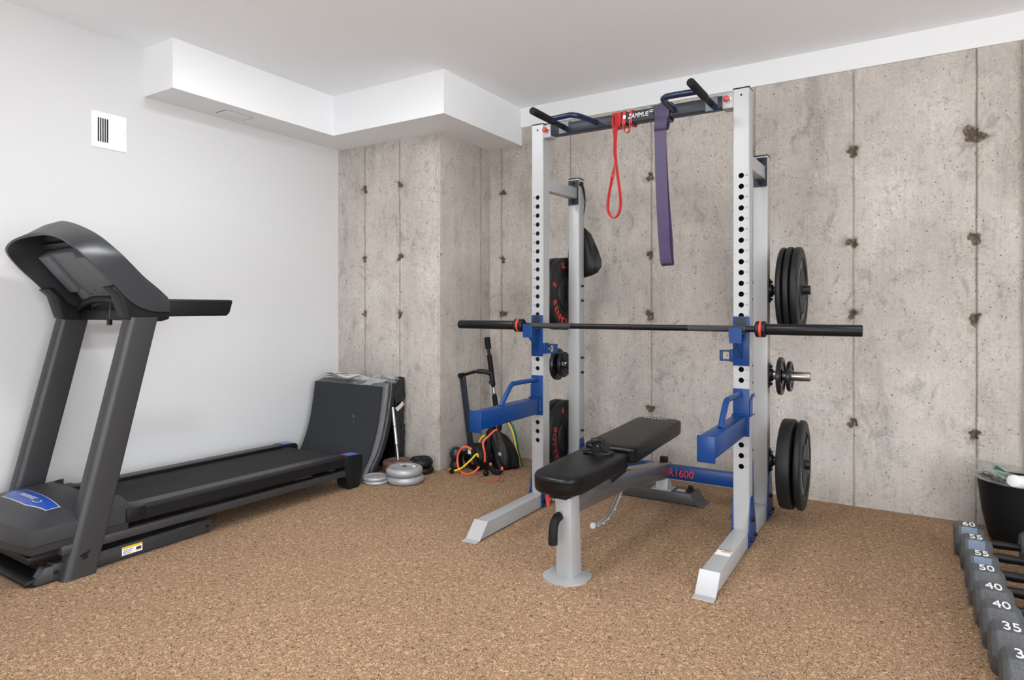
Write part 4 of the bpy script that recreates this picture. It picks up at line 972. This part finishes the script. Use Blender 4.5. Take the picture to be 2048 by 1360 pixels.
# ------------------------------------------------------------------ foam mats against the pilaster
def mat_sheet(prof, x0, x1, th):
    """sheet with its front face following (y,z) prof"""
    P = spline([Vector((0, y, z)) for y, z in prof], 5); mb = MB(); vs, fs = [], []; n = len(P)
    for i in range(n):
        a, b = P[max(i-1, 0)], P[min(i+1, n-1)]; t = (b-a).normalized(); nrm = Vector((0, t.z, -t.y))
        for x in (x0, x1): vs += [(x, P[i].y, P[i].z), (x, P[i].y+nrm.y*th, P[i].z+nrm.z*th)]
    for i in range(n-1):
        a, b = 4*i, 4*i+4
        fs += [(a, a+2, b+2, b), (a+1, b+1, b+3, a+3), (a, b, b+1, a+1), (a+2, a+3, b+3, b+2)]
    fs += [(0, 1, 3, 2), (4*n-4, 4*n-2, 4*n-1, 4*n-3)]
    return mb.raw(vs, fs)
prof0 = [(2.882, 0.002), (2.915, 0.05), (2.985, 0.15), (3.045, 0.30), (3.078, 0.45), (3.098, 0.582)]
t = thing('foam_floor_mat', 'curved charcoal foam mat leaning in front of the wrapped mats', 'mat', (-3.26, 2.95, 0))
MT = part('mat_sheet', mat_sheet(prof0, -3.585, -2.945, 0.012), M_mat, t, sharp=40)
P = spline([Vector((0, y, z)) for y, z in prof0], 5)
for z in (0.17, 0.235, 0.30, 0.365, 0.425, 0.485, 0.54):
    i = min(range(len(P)), key=lambda k: abs(P[k].z-z)); p = P[i]; mb = MB(); mb.ball((-3.533, p.y-0.0005, p.z), 0.0095, 12, (0.9, 0.25, 0.7)); mb.ball((-3.533, p.y+0.001, p.z-0.02), 0.02, 10, (0.06, 0.1, 0.7))
    part('interlock_notch', mb, M_hole, MT)
mb = MB()
for x, z, r in ((-3.165, 0.375, 0.012), (-3.158, 0.34, 0.007), (-3.145, 0.255, 0.010), (-3.13, 0.262, 0.008)):
    i = min(range(len(P)), key=lambda k: abs(P[k].z-z)); p = P[i]; mb.ball((x, p.y+0.0008, z), r, 14, (1, 0.16, 1))
part('scuff_marks', mb, mat('dust_scuff', rgb(78, 80, 84), 0.9), MT)
def shift(prof, dy): return [(y+dy, z*1.0) for y, z in prof]
t = thing('wrapped_mat_pack', 'pack of grey mats in clear film just behind the curved mat', 'mat pack', (-3.26, 3.0, 0))
for k in range(4): part('mat_sheet', mat_sheet([(y+0.018+0.017*k, z+0.006*k+0.002) for y, z in prof0], -3.59+0.006*k, -2.942-0.004*k, 0.0135), M_mat2, t, sharp=40)
def crinkle(mb, amp, f, seed):
    for v in mb.bm.verts:
        c = v.co; k = mnoise.noise((c.x*f+seed, c.y*f, c.z*f)); k2 = mnoise.noise((c.x*f*2.4, c.y*f*2.4+seed, c.z*f*2.4))
        v.co = c+Vector((amp*k2, amp*0.5*k, amp*k))
    return mb
def film_grid(f, nu, nv): 
    vs = [f(i/nu, j/nv) for j in range(nv+1) for i in range(nu+1)]
    return MB().raw(vs, [(j*(nu+1)+i, j*(nu+1)+i+1, (j+1)*(nu+1)+i+1, (j+1)*(nu+1)+i) for j in range(nv) for i in range(nu)])
def side_film(u, v):
    i = min(len(P)-1, int(v*(len(P)-1))); p = P[i]; return (-2.934+0.004*math.sin(u*9), p.y+0.012+u*0.078, p.z+0.006+0.02*u*v)
part('clear_wrap', crinkle(film_grid(side_film, 10, 26), 0.007, 24, 1), M_film, t, recalc=False, sharp=180)
def top_film(u, v): return (-3.56+u*0.63, 3.108+v*0.14, 0.600+0.018*math.sin(u*7+v*4)+0.03*v*math.exp(-((u-0.2)/0.2)**2))
part('clear_wrap', crinkle(film_grid(top_film, 40, 12), 0.014, 14, 6), M_film, t, recalc=False, sharp=180)
t = thing('foam_floor_mat', 'dark grey mats leaning second behind the clear-wrapped pack', 'mat', (-3.27, 3.1, 0))
for k in range(2): part('mat_sheet', mat_sheet([(y+0.112+0.026*k, z*1.015+0.004) for y, z in prof0], -3.60, -2.955-0.01*k, 0.022), M_mat, t, sharp=40)
t = thing('wrapped_mat_pack', 'shiny black film-wrapped pack standing upright against the concrete pilaster', 'mat pack', (-3.28, 3.31, 0))
part('pack_core', MB().box(-3.58, -2.985, 3.268, 3.345, 0.004, 0.592, 0.012), M_vinyl, t)
def blk_film(u, v):
    a = u*1.0; x = -2.975 if u < 0.62 else -2.975-(u-0.62)*0.6
    y = 3.262+min(u, 0.62)*0.16; return (x, y, 0.01+v*0.605)
part('film_wrap', crinkle(film_grid(blk_film, 20, 30), 0.012, 22, 4), M_blackfilm, t, recalc=False, sharp=180)
def tail_film(u, v): return (-3.50+u*0.53, 3.255+v*0.09, 0.604+0.012*math.sin(u*11)+0.02*math.sin(v*3))
part('clear_wrap', crinkle(film_grid(tail_film, 34, 8), 0.016, 18, 9), M_film, t, recalc=False, sharp=180)
part('tape_tab', MB().ribbon([(-2.972, 3.27, 0.405), (-2.962, 3.29, 0.42), (-2.962, 3.33, 0.445)], (0, -0.3, 1), 0.03, 0.001, smooth=3), M_paper, t)
t = thing('newspaper', 'folded newspaper lying on top of the wrapped mats', 'newspaper', (-3.39, 3.13, 0.62))
for k, (dx, dz) in enumerate(((0.0, 0.0), (0.012, 0.004), (0.03, 0.009))):
    def pf(u, v, dx=dx, dz=dz): return (-3.515+dx+u*(0.27-dx), 3.085+v*0.11+0.01*u, 0.626+dz+0.028*max(0, 0.45-u)+0.012*math.sin(u*5)*(1-v))
    part('sheet', film_grid(pf, 16, 4), M_paper, t, recalc=False, sharp=180)
mb = MB()
for i in range(5): mb.box(-3.43+i*0.03, -3.412+i*0.03, 3.10+0.006*i, 3.135+0.006*i, 0.6445, 0.6455, 0, 1)
part('printed_block', mb, M_darkink, t)

# ------------------------------------------------------------------ plates on the floor by the pilaster
def vinyl_plate(R, h, m, label, c, z, dish=True, tilt=0.0):
    t = thing('vinyl_plate', label, 'weight plate', (c[0], c[1], z))
    q = h*0.5
    prof = [(0.0, 0.018)]+[(0.0, R*0.72)]+[(q-q*math.cos(a), R-q+q*math.sin(a)) for a in [PI*i/12 for i in range(1, 12)]]+[(h, R*0.80), (h-0.005, R*0.74), (h-0.005, 0.05), (h-0.002, 0.04), (h-0.002, 0.018)]
    mb = MB(); mb.lathe(prof, (c[0], c[1], z), 'Z', 56, True); b = part('plate_body', mb, m, t, sharp=50)
    mb = MB(); mb.lathe([(h*0.2, 0.0), (h*0.2, 0.0175)], (c[0], c[1], z), 'Z', 20); part('centre_hole', mb, M_hole, t)
    return t
s1, s2 = (-2.849, 2.948), (-2.852, 2.945)
t = vinyl_plate(0.082, 0.022, M_vinsilv, 'small silver plate flat on the carpet under its twin', s1, 0.0)
t = vinyl_plate(0.079, 0.023, M_vinsilv, 'small silver plate with rusty centre on top of the pair', s2, 0.022)
part('rusty_ring', MB().lathe([(0.019, 0.006), (0.019, 0.014), (0.026, 0.012), (0.026, 0.006)], (s2[0], s2[1], 0.022), 'Z', 18, True), mat('rust', rgb(176, 122, 80), 0.8), t)
b1, b2 = (-2.699, 3.056), (-2.703, 3.05)
vinyl_plate(0.117, 0.050, M_vinsilv, 'large silver plate lying on the carpet, lower of the big pair', b1, 0.0)
t = vinyl_plate(0.116, 0.050, M_vinsilv, 'large silver plate on top of the other big silver plate', b2, 0.050)
mb = MB()
for k in range(9):
    a = 0.5+k*0.27; M = frame((b2[0]+0.062*math.cos(a), b2[1]+0.062*math.sin(a), 0.0955), (-math.sin(a), math.cos(a), 0), (-math.cos(a), -math.sin(a), 0)); mb.box(-0.006, 0.006, -0.008, 0.008, 0, 0.0012, 0, 1, M)
part('raised_marks', mb, M_whiteink, t)
part('paper_twist', MB().cyl((b2[0], b2[1], 0.094), (b2[0]+0.006, b2[1]+0.004, 0.112), 0.004, 0.002, 8), M_iron, t)
k1, k2 = (-2.762, 3.288), (-2.768, 3.286)
vinyl_plate(0.080, 0.040, M_rubber, 'black plate on the carpet at the foot of the pilaster, bottom one', k1, 0.0)
t = vinyl_plate(0.081, 0.058, M_rubber, 'thick black plate on top of the stack beside the pilaster corner', k2, 0.040)
part('raised_ring', MB().lathe([(0.052, 0.035), (0.056, 0.037), (0.056, 0.052), (0.052, 0.054)], (k2[0], k2[1], 0.040), 'Z', 36, True), M_rubber, t)
for i, (nm, dx) in enumerate((('brown iron plate at the bottom of the rusty stack', 0.0), ('brown iron plate in the middle of the rusty stack', -0.004), ('brown iron plate on top of the rusty stack holding the tube', 0.003))):
    c = (-2.872+dx, 3.178+0.006*(i == 1), 0.0306*i)
    t = thing('iron_floor_plate', nm, 'weight plate', c)
    prof = [(0.0, 0.018), (0.0, 0.098), (0.006, 0.1035), (0.022, 0.1035), (0.0295, 0.097), (0.0295, 0.080), (0.020, 0.074), (0.020, 0.04), (0.0295, 0.034), (0.0295, 0.018)]
    part('iron_disc', MB().lathe(prof, c, 'Z', 48, True), M_rust, t)
p0, p1 = Vector((-2.866, 3.172, 0.093)), Vector((-2.955, 3.215, 0.43))
t = thing('chrome_tube', 'thin chrome tube standing on the brown plates beside the wrapped mats', 'tube', p0)
part('outer_tube', MB().cyl(p0+(p1-p0)*0.30, p1, 0.0105, seg=20), M_chrome, t)
part('inner_tube', MB().cyl(p0, p0+(p1-p0)*0.36, 0.0085, seg=20), M_steel, t)
mb = MB(); q = p0+(p1-p0)*0.30; mb.cyl(q, q+(p1-p0)*0.015, 0.013, seg=18); part('ferrule', mb, M_chrome, t)
mb = MB(); q = p0+(p1-p0)*0.64; mb.tube([q+Vector((-0.035, -0.01, 0.008)), q+Vector((0, -0.0125, 0)), q+Vector((0.012, 0, 0.002)), q+Vector((0.004, 0.012, 0.004))], 0.0022, 7, smooth=4); part('wire_tie', mb, M_iron, t)

# ------------------------------------------------------------------ corner: leaning bars, bands and bundles
t = thing('exercise_pole', 'long black foam-padded pole leaning in the concrete corner', 'pole', (-2.45, 3.80, 0))
a, b = Vector((-2.440, 3.79, 0.016)), Vector((-2.628, 3.87, 0.885)); d = b-a
part('shaft', MB().cyl(a, a+d*0.985, 0.0115, seg=18), M_barbell, t)
part('foam_cap', MB().cyl(a+d*0.905, b, 0.0215, seg=20, bev=0.004), M_foam, t)
part('foam_sleeve', MB().cyl(a+d*0.60, a+d*0.855, 0.0185, seg=20, bev=0.003), M_foam, t)
part('foam_sleeve', MB().cyl(a+d*0.40, a+d*0.52, 0.0185, seg=20, bev=0.003), M_foam, t)
part('steel_band', MB().cyl(a+d*0.535, a+d*0.585, 0.0125, seg=18), M_steel, t)
t = thing('handle_bar', 'flat black bar with a curved handle leaning on the pilaster side', 'exercise bar', (-2.68, 3.72, 0))
a, b = Vector((-2.610, 3.66, 0.02)), Vector((-2.668, 3.62, 0.625))
part('flat_upright', MB().beam(a, b, 0.042, 0.02, 0.004, (0, 1, 0)), M_slate, t)
part('base_foot', MB().box(-2.640, -2.570, 3.62, 3.70, 0.0, 0.03, 0.006), M_black, t)
P = spline([Vector(p) for p in ((-2.672, 3.615, 0.628), (-2.63, 3.62, 0.637), (-2.59, 3.63, 0.650), (-2.55, 3.64, 0.658), (-2.50, 3.66, 0.656), (-2.468, 3.68, 0.640), (-2.462, 3.685, 0.60), (-2.47, 3.68, 0.572))], 6)
H = part('handle_tube', MB().tube(P, 0.011, 14), M_barbell, t)
k = len(P); part('rubber_grip', MB().tube(P[int(k*0.42):], 0.0165, 16), M_rubber, H)
mb = MB(); mb.cyl((-2.675, 3.598, 0.625), (-2.675, 3.642, 0.625), 0.018, seg=20); part('pivot', mb, M_black, t)
t = thing('ball_top_weight', 'black ball-topped rubber weight standing at the pilaster foot', 'weight', (-2.612, 3.475, 0))
mb = MB(); mb.lathe([(0.0, 0.0), (0.0, 0.042), (0.006, 0.046), (0.03, 0.047), (0.052, 0.042), (0.062, 0.033)], (-2.612, 3.475, 0), 'Z', 32); part('base', mb, M_rubber, t)
mb = MB(); mb.ball((-2.612, 3.475, 0.104), 0.049, 32, (0.96, 0.96, 1.05)); part('ball', mb, mat('gloss_rubber', rgb(36, 37, 40), 0.35), t)
# dark bundle on the left: padded ring-shaped headgear
def lump(c, r, sc, seed, seg=34, amp=0.12):
    mb = MB(); t_ = bmesh.new(); bmesh.ops.create_icosphere(t_, subdivisions=4, radius=1)
    for v in t_.verts:
        n_ = v.co.normalized(); k_ = 1+amp*mnoise.noise((n_.x*2.2+seed, n_.y*2.2, n_.z*2.2))+amp*0.45*mnoise.noise((n_.x*6, n_.y*6+seed, n_.z*6))
        p = Vector((n_.x*sc[0], n_.y*sc[1], n_.z*sc[2]))*r*k_; v.co = Vector(c)+p
        if v.co.z < 0.004: v.co.z = 0.004
    mb._app(t_); return mb
t = thing('padded_bundle', 'rounded black padded gear piled in the corner under the coral tube', 'gear', (-2.51, 3.56, 0))
part('shell', lump((-2.50, 3.575, 0.078), 0.115, (0.92, 0.72, 0.80), 3, amp=0.2), M_cloth, t, sharp=80)
mb = MB(); mb.tube([(-2.575, 3.475, 0.045), (-2.565, 3.462, 0.105), (-2.52, 3.455, 0.128), (-2.465, 3.462, 0.112), (-2.44, 3.475, 0.06)], 0.015, 12, smooth=5); part('padded_rim', mb, M_vinyl, t)
mb = MB(); mb.lathe([(0, 0.0), (0.004, 0.014), (0.0, 0.02)], (-2.470, 3.465, 0.075), 'Y', 18); part('badge_disc', mb, M_steel, t)
part('hang_tag', MB().prism([(-2.492, 0.128), (-2.468, 0.128), (-2.464, 0.155), (-2.478, 0.172), (-2.494, 0.155)], 'Y', 3.442, 3.444), M_paper, t)
t = thing('gym_bag', 'black pointed bag with straps slumped in the corner by the left upright', 'bag', (-2.37, 3.70, 0))
mb = MB(); vs, fs = [], []; seg = 40
for i, (z, rx, ry, cx) in enumerate(((0.003, 0.105, 0.085, -2.350), (0.02, 0.128, 0.10, -2.352), (0.06, 0.132, 0.10, -2.358), (0.11, 0.122, 0.09, -2.368), (0.16, 0.104, 0.078, -2.384), (0.20, 0.080, 0.062, -2.400), (0.235, 0.056, 0.046, -2.414), (0.262, 0.034, 0.032, -2.424), (0.28, 0.014, 0.016, -2.43))):
    for k in range(seg):
        a = 2*PI*k/seg; q = 1+0.10*math.sin(4*a+z*8)+0.09*math.sin(7*a-z*15+1)+0.16*mnoise.noise((math.cos(a)*1.5, math.sin(a)*1.5, z*9))
        vs.append((cx-0.028+rx*0.93*q*math.cos(a), 3.69+0.8*ry*q*math.sin(a), z))
fs = [(i*seg+k, i*seg+(k+1) % seg, (i+1)*seg+(k+1) % seg, (i+1)*seg+k) for i in range(8) for k in range(seg)]+[tuple(range(seg)), tuple(8*seg+k for k in range(seg))]
mb.raw(vs, fs)
for v in mb.bm.verts:
    if v.co.z > 0.01: c = v.co; v.co = c+Vector((mnoise.noise(c*26), mnoise.noise(c*26+Vector((5, 0, 0))), mnoise.noise(c*26+Vector((0, 7, 0)))))*0.014
part('bag_body', crinkle(mb, 0.012, 19, 3), M_cloth, t, sharp=80)
for pts in ([(-2.44, 3.61, 0.22), (-2.42, 3.585, 0.14), (-2.405, 3.575, 0.07), (-2.40, 3.55, 0.01)], [(-2.395, 3.60, 0.20), (-2.36, 3.585, 0.12), (-2.335, 3.575, 0.06), (-2.30, 3.56, 0.01)], [(-2.42, 3.66, 0.27), (-2.44, 3.65, 0.31), (-2.42, 3.66, 0.345), (-2.40, 3.67, 0.30)]):
    part('strap', MB().ribbon(pts, (1, 0.2, 0), 0.022, 0.004, smooth=5), M_vinyl, t)
mb = MB()
for i in range(4): mb.box(-2.352+i*0.007, -2.349+i*0.007, 3.594, 3.597, 0.11-0.008*(i % 2), 0.125)
part('bag_print', mb, M_whiteink, t)
def tubeband(label, m, pts, r=0.0065, handles=(), nm='tube_band'):
    t = thing(nm, label, 'resistance band', pts[0])
    part('latex_tube', MB().tube(pts, r, 12, smooth=7), m, t)
    for a, b in handles:
        a, b = Vector(a), Vector(b); part('foam_handle', MB().cyl(a, b, 0.015, seg=16, bev=0.004), M_foam, t)
    return t
tubeband('coral tube band curling in a big loop over the black padded gear', M_otube,
         [(-2.447, 3.44, 0.15), (-2.48, 3.435, 0.172), (-2.525, 3.435, 0.168), (-2.56, 3.435, 0.135), (-2.57, 3.43, 0.085), (-2.555, 3.42, 0.035), (-2.51, 3.4, 0.0085), (-2.45, 3.395, 0.008), (-2.41, 3.41, 0.03), (-2.392, 3.43, 0.058)], 0.0075, [((-2.452, 3.442, 0.165), (-2.432, 3.436, 0.125))])
tubeband('coral tube band rising in front of the black pointed bag', M_otube,
         [(-2.395, 3.50, 0.075), (-2.395, 3.50, 0.13), (-2.408, 3.50, 0.175), (-2.418, 3.52, 0.205), (-2.40, 3.55, 0.235), (-2.375, 3.57, 0.265), (-2.350, 3.585, 0.282)], 0.0070, [((-2.340, 3.59, 0.275), (-2.335, 3.60, 0.325))])
tubeband('yellow tube band lying across the black padded gear', M_ytube,
         [(-2.578, 3.372, 0.030), (-2.590, 3.370, 0.020), (-2.565, 3.378, 0.018), (-2.515, 3.40, 0.038), (-2.455, 3.415, 0.092), (-2.412, 3.43, 0.138), (-2.405, 3.435, 0.118)], 0.0062, [((-2.583, 3.375, 0.017), (-2.560, 3.36, 0.017))])
tubeband('short yellow tube band poking up beside the flat black bar', M_ytube, [(-2.520, 3.60, 0.155), (-2.505, 3.60, 0.185), (-2.49, 3.60, 0.21), (-2.470, 3.605, 0.225)], 0.006)
t = thing('strap_band', 'teal and green flat band draped from the spotter arm level to the carpet', 'resistance band', (-2.30, 3.76, 0))
part('flat_band', MB().ribbon([(-2.36, 3.74, 0.315), (-2.33, 3.745, 0.285), (-2.31, 3.75, 0.23), (-2.305, 3.755, 0.17), (-2.32, 3.745, 0.11), (-2.335, 3.73, 0.06)], (0.8, -0.3, 0.1), 0.017, 0.003, smooth=6), M_teal, t)
part('flat_band', MB().ribbon([(-2.305, 3.752, 0.22), (-2.298, 3.76, 0.15), (-2.285, 3.765, 0.08), (-2.265, 3.77, 0.02), (-2.245, 3.775, 0.010), (-2.15, 3.785, 0.014), (-2.05, 3.785, 0.018)], (0.8, -0.3, 0.2), 0.014, 0.003, smooth=6), M_gtube, t)
tubeband('yellow tube band hanging in front of the teal band', M_ytube, [(-2.368, 3.735, 0.315), (-2.335, 3.735, 0.27), (-2.312, 3.74, 0.20), (-2.300, 3.745, 0.13), (-2.282, 3.75, 0.06), (-2.272, 3.752, 0.012)], 0.0062)
t = thing('push_up_grip', 'small black curved handle with coral ends lying before the bag', 'handle', (-2.31, 3.52, 0))
part('grip', MB().tube([(-2.345, 3.505, 0.055), (-2.330, 3.50, 0.025), (-2.295, 3.50, 0.018), (-2.268, 3.51, 0.035)], 0.016, 14, smooth=5), M_foam, t)
for c in ((-2.348, 3.50, 0.062), (-2.262, 3.505, 0.045)): part('end_cap', MB().ball(c, 0.0145, 16, (0.7, 0.8, 1)), M_otube, t)
t = thing('exercise_strap', 'black ball-ended strap handle on the carpet beside the red cord', 'handle', (-2.345, 3.44, 0))
part('ball', MB().ball((-2.345, 3.44, 0.019), 0.019, 20), M_vinyl, t)
part('strap', MB().ribbon([(-2.345, 3.445, 0.035), (-2.348, 3.46, 0.065), (-2.36, 3.47, 0.085), (-2.385, 3.465, 0.065)], (0.3, 1, 0), 0.014, 0.003, smooth=5), M_vinyl, t)
t = tag(part('thin_cord', MB().tube([(-2.360, 3.425, 0.003), (-2.355, 3.36, 0.003), (-2.325, 3.325, 0.003), (-2.27, 3.315, 0.003), (-2.215, 3.335, 0.003), (-2.18, 3.385, 0.003), (-2.19, 3.42, 0.003), (-2.25, 3.465, 0.003), (-2.30, 3.455, 0.004), (-2.26, 3.45, 0.003), (-2.215, 3.41, 0.003), (-2.22, 3.375, 0.003), (-2.27, 3.36, 0.003), (-2.31, 3.38, 0.003)], 0.0022, 7, smooth=6), mat('red_cord', rgb(184, 92, 72), 0.7)), 'thin red cord in loose loops on the carpet by the left foot', 'cord')

# ------------------------------------------------------------------ hex dumbbells
def dumbbell(label, txt, loc, blue=False, af=0.140, hl=0.108):
    t = thing('hex_dumbbell', label, 'dumbbell', loc, 'hex dumbbells in a row along the floor')
    R = af/math.sqrt(3)*1.0
    zc = af/2; gap = 0.125
    part('handle', MB().lathe([(0.095, 0.0), (0.095, 0.0155), (0.12, 0.017), (0.155, 0.0185), (0.19, 0.017), (0.235, 0.0155), (0.235, 0.0)], (0, 0, zc), 'X', 22), M_barbell, t)
    for x0 in (0.0, hl+gap):
        mb = MB(); vs, fs = [], []; stations = [(0.0, 0.82), (0.016, 1.0), (hl-0.026, 1.0), (hl, 0.76)] if x0 == 0.0 else [(0.0, 0.76), (0.026, 1.0), (hl-0.016, 1.0), (hl, 0.82)]
        for x, k in stations:
            for i in range(6):
                a = PI/3*i; vs.append((x0+x, R*k*math.cos(a), zc+R*k*math.sin(a)))
        for s_ in range(len(stations)-1):
            for i in range(6): fs.append((s_*6+i, s_*6+(i+1) % 6, (s_+1)*6+(i+1) % 6, (s_+1)*6+i))
        fs += [tuple(range(6))[::-1], tuple((len(stations)-1)*6+i for i in range(6))]
        b = mb.raw(vs, fs); bmesh.ops.recalc_face_normals(b.bm, faces=b.bm.faces)
        bmesh.ops.bevel(b.bm, geom=list(b.bm.edges), offset=0.0016, segments=1, profile=0.5, affect='EDGES')
        hd = part('hex_head', b, M_hex, t, sharp=25)
        mb = MB(); mb.text(txt, 0.082, frame((x0+hl/2, 0.0, af+0.0004), (1, 0, 0), (0, 1, 0)), 0.0007, sx=0.6); part('weight_number', mb, M_whiteink, hd)
        if blue and x0 == 0.0:  # pale blue patch on the upper front facet
            mb = MB(); c, s3 = R*math.cos(math.radians(210)), R*math.sin(math.radians(210))
            q0, q1 = Vector((0, -R*0.52, zc+R*0.845)), Vector((0, -R*0.965, zc+R*0.075)); off = Vector((0, -0.866, 0.5))*0.0006
            mb.raw([Vector((x, 0, 0))+q+off*k for k in (1, 1.8) for q, x in ((q0, 0.026), (q0, 0.080), (q1, 0.080), (q1, 0.022))], [(4, 5, 6, 7), (0, 1, 5, 4), (1, 2, 6, 5), (2, 3, 7, 6), (3, 0, 4, 7)]); part('blue_patch', mb, mat('pale_blue_patch', rgb(100, 114, 134), 0.6, var=(120, 0.15)), hd)
    return t
DBX = [0.176, 0.189, 0.192, 0.193, 0.198, 0.204, 0.212, 0.222]; DBY = [3.465, 3.288, 3.080, 2.915, 2.736, 2.580, 2.417, 2.240]
TX = ['60', '55', '55', '50', '40', '40', '35', '30']
LB = ['hex dumbbell at the wall end of the row, nearest the black bin', 'second hex dumbbell from the wall end of the row', 'third hex dumbbell from the wall end of the row',
      'fourth hex dumbbell from the wall, marked 50', 'fifth hex dumbbell from the wall end of the row', 'sixth hex dumbbell from the wall end of the row', 'hex dumbbell marked 35, second nearest the camera', 'hex dumbbell nearest the camera at the front end of the row']
for i, (x, y, s_, l) in enumerate(zip(DBX, DBY, TX, LB)): dumbbell(l, s_, (0, 0, 0), i < 3).location = (x, y, 0)

# ------------------------------------------------------------------ bin full of bottles
bc = (0.455, 3.80)
t = thing('waste_bin', 'matte black bin of empty bottles against the concrete wall', 'bin', (bc[0], bc[1], 0))
prof = [(0.002, 0.0), (0.0, 0.115), (0.006, 0.124), (0.04, 0.133), (0.13, 0.152), (0.285, 0.171), (0.288, 0.1715), (0.288, 0.168), (0.13, 0.149), (0.01, 0.12), (0.008, 0.0)]
part('bucket', MB().lathe(prof, (bc[0], bc[1], 0), 'Z', 64), M_bin, t, sharp=40)
BOT = [(0.0, 0.0), (0.003, 0.020), (0.0, 0.028), (0.008, 0.0315), (0.03, 0.0325), (0.035, 0.031), (0.042, 0.0325), (0.06, 0.0325), (0.065, 0.030), (0.07, 0.0325), (0.085, 0.0325), (0.09, 0.030), (0.096, 0.0325), (0.115, 0.032), (0.135, 0.029), (0.155, 0.020), (0.168, 0.0125), (0.178, 0.0115), (0.180, 0.014), (0.184, 0.014), (0.185, 0.012), (0.20, 0.0118)]
def bottle(label, base, direc, cap=True, band=None):
    t = thing('plastic_bottle', label, 'bottle', base, 'plastic bottles in the bin')
    d = Vector(direc).normalized(); M = Vector((0, 0, 1)).rotation_difference(d).to_matrix().to_4x4(); M.translation = Vector(base)
    mb = MB(); mb.lathe(BOT, (0, 0, 0), 'Z', 28); bmesh.ops.transform(mb.bm, matrix=M, verts=mb.bm.verts); part('bottle_body', mb, M_pet, t, sharp=60)
    if cap: mb = MB(); mb.lathe([(0.186, 0.0), (0.186, 0.0145), (0.20, 0.0145), (0.202, 0.013), (0.202, 0.0)], (0, 0, 0), 'Z', 24); bmesh.ops.transform(mb.bm, matrix=M, verts=mb.bm.verts); part('cap', mb, M_wcup, t)
    if band: mb = MB(); mb.lathe([(0.045, 0.0330), (0.105, 0.0332)], (0, 0, 0), 'Z', 28); bmesh.ops.transform(mb.bm, matrix=M, verts=mb.bm.verts); part('paper_band', mb, band, t)
    return t
bottle('clear ribbed bottle sticking out over the left rim of the bin', (0.40, 3.735, 0.268), (-0.72, 0.10, 0.36), cap=False)
bottle('crushed clear bottle lying along the front rim of the bin', (0.432, 3.668, 0.306), (-1.0, 0.30, 0.12), cap=False)
bottle('clear bottle with a green band behind the others in the bin', (0.43, 3.80, 0.262), (-0.55, 0.15, 0.36), cap=False, band=M_green)
bottle('small clear bottle lying at the back of the bin', (0.54, 3.86, 0.275), (-0.9, 0.15, 0.28), cap=False)
bottle('green-labelled bottle lying to the right of the white cup', (0.462, 3.652, 0.30), (0.45, 0.75, -0.08), cap=True, band=M_green)
t = thing('paper_cup', 'white paper cup on its side among the bottles', 'cup', (0.42, 3.66, 0.30))
c0, c1 = Vector((0.405, 3.640, 0.318)), Vector((0.455, 3.73, 0.290))
d = (c1-c0); M = Vector((0, 0, 1)).rotation_difference(d).to_matrix().to_4x4(); M.translation = c0
mb = MB(); mb.lathe([(0, 0.0), (0.0, 0.024), (0.002, 0.0265), (0.09, 0.033), (0.092, 0.0345), (0.094, 0.033), (0.09, 0.0315), (0.008, 0.025), (0.008, 0.0)], (0, 0, 0), 'Z', 32); bmesh.ops.transform(mb.bm, matrix=M, verts=mb.bm.verts); part('cup_wall', mb, M_wcup, t, sharp=60)
t = thing('snack_wrapper', 'crumpled shiny wrapper at the right side of the bin', 'wrapper', (0.50, 3.68, 0.29))
part('foil', lump((0.505, 3.672, 0.305), 0.045, (1.0, 0.8, 0.7), 21, amp=0.55), M_foil, t, sharp=20)
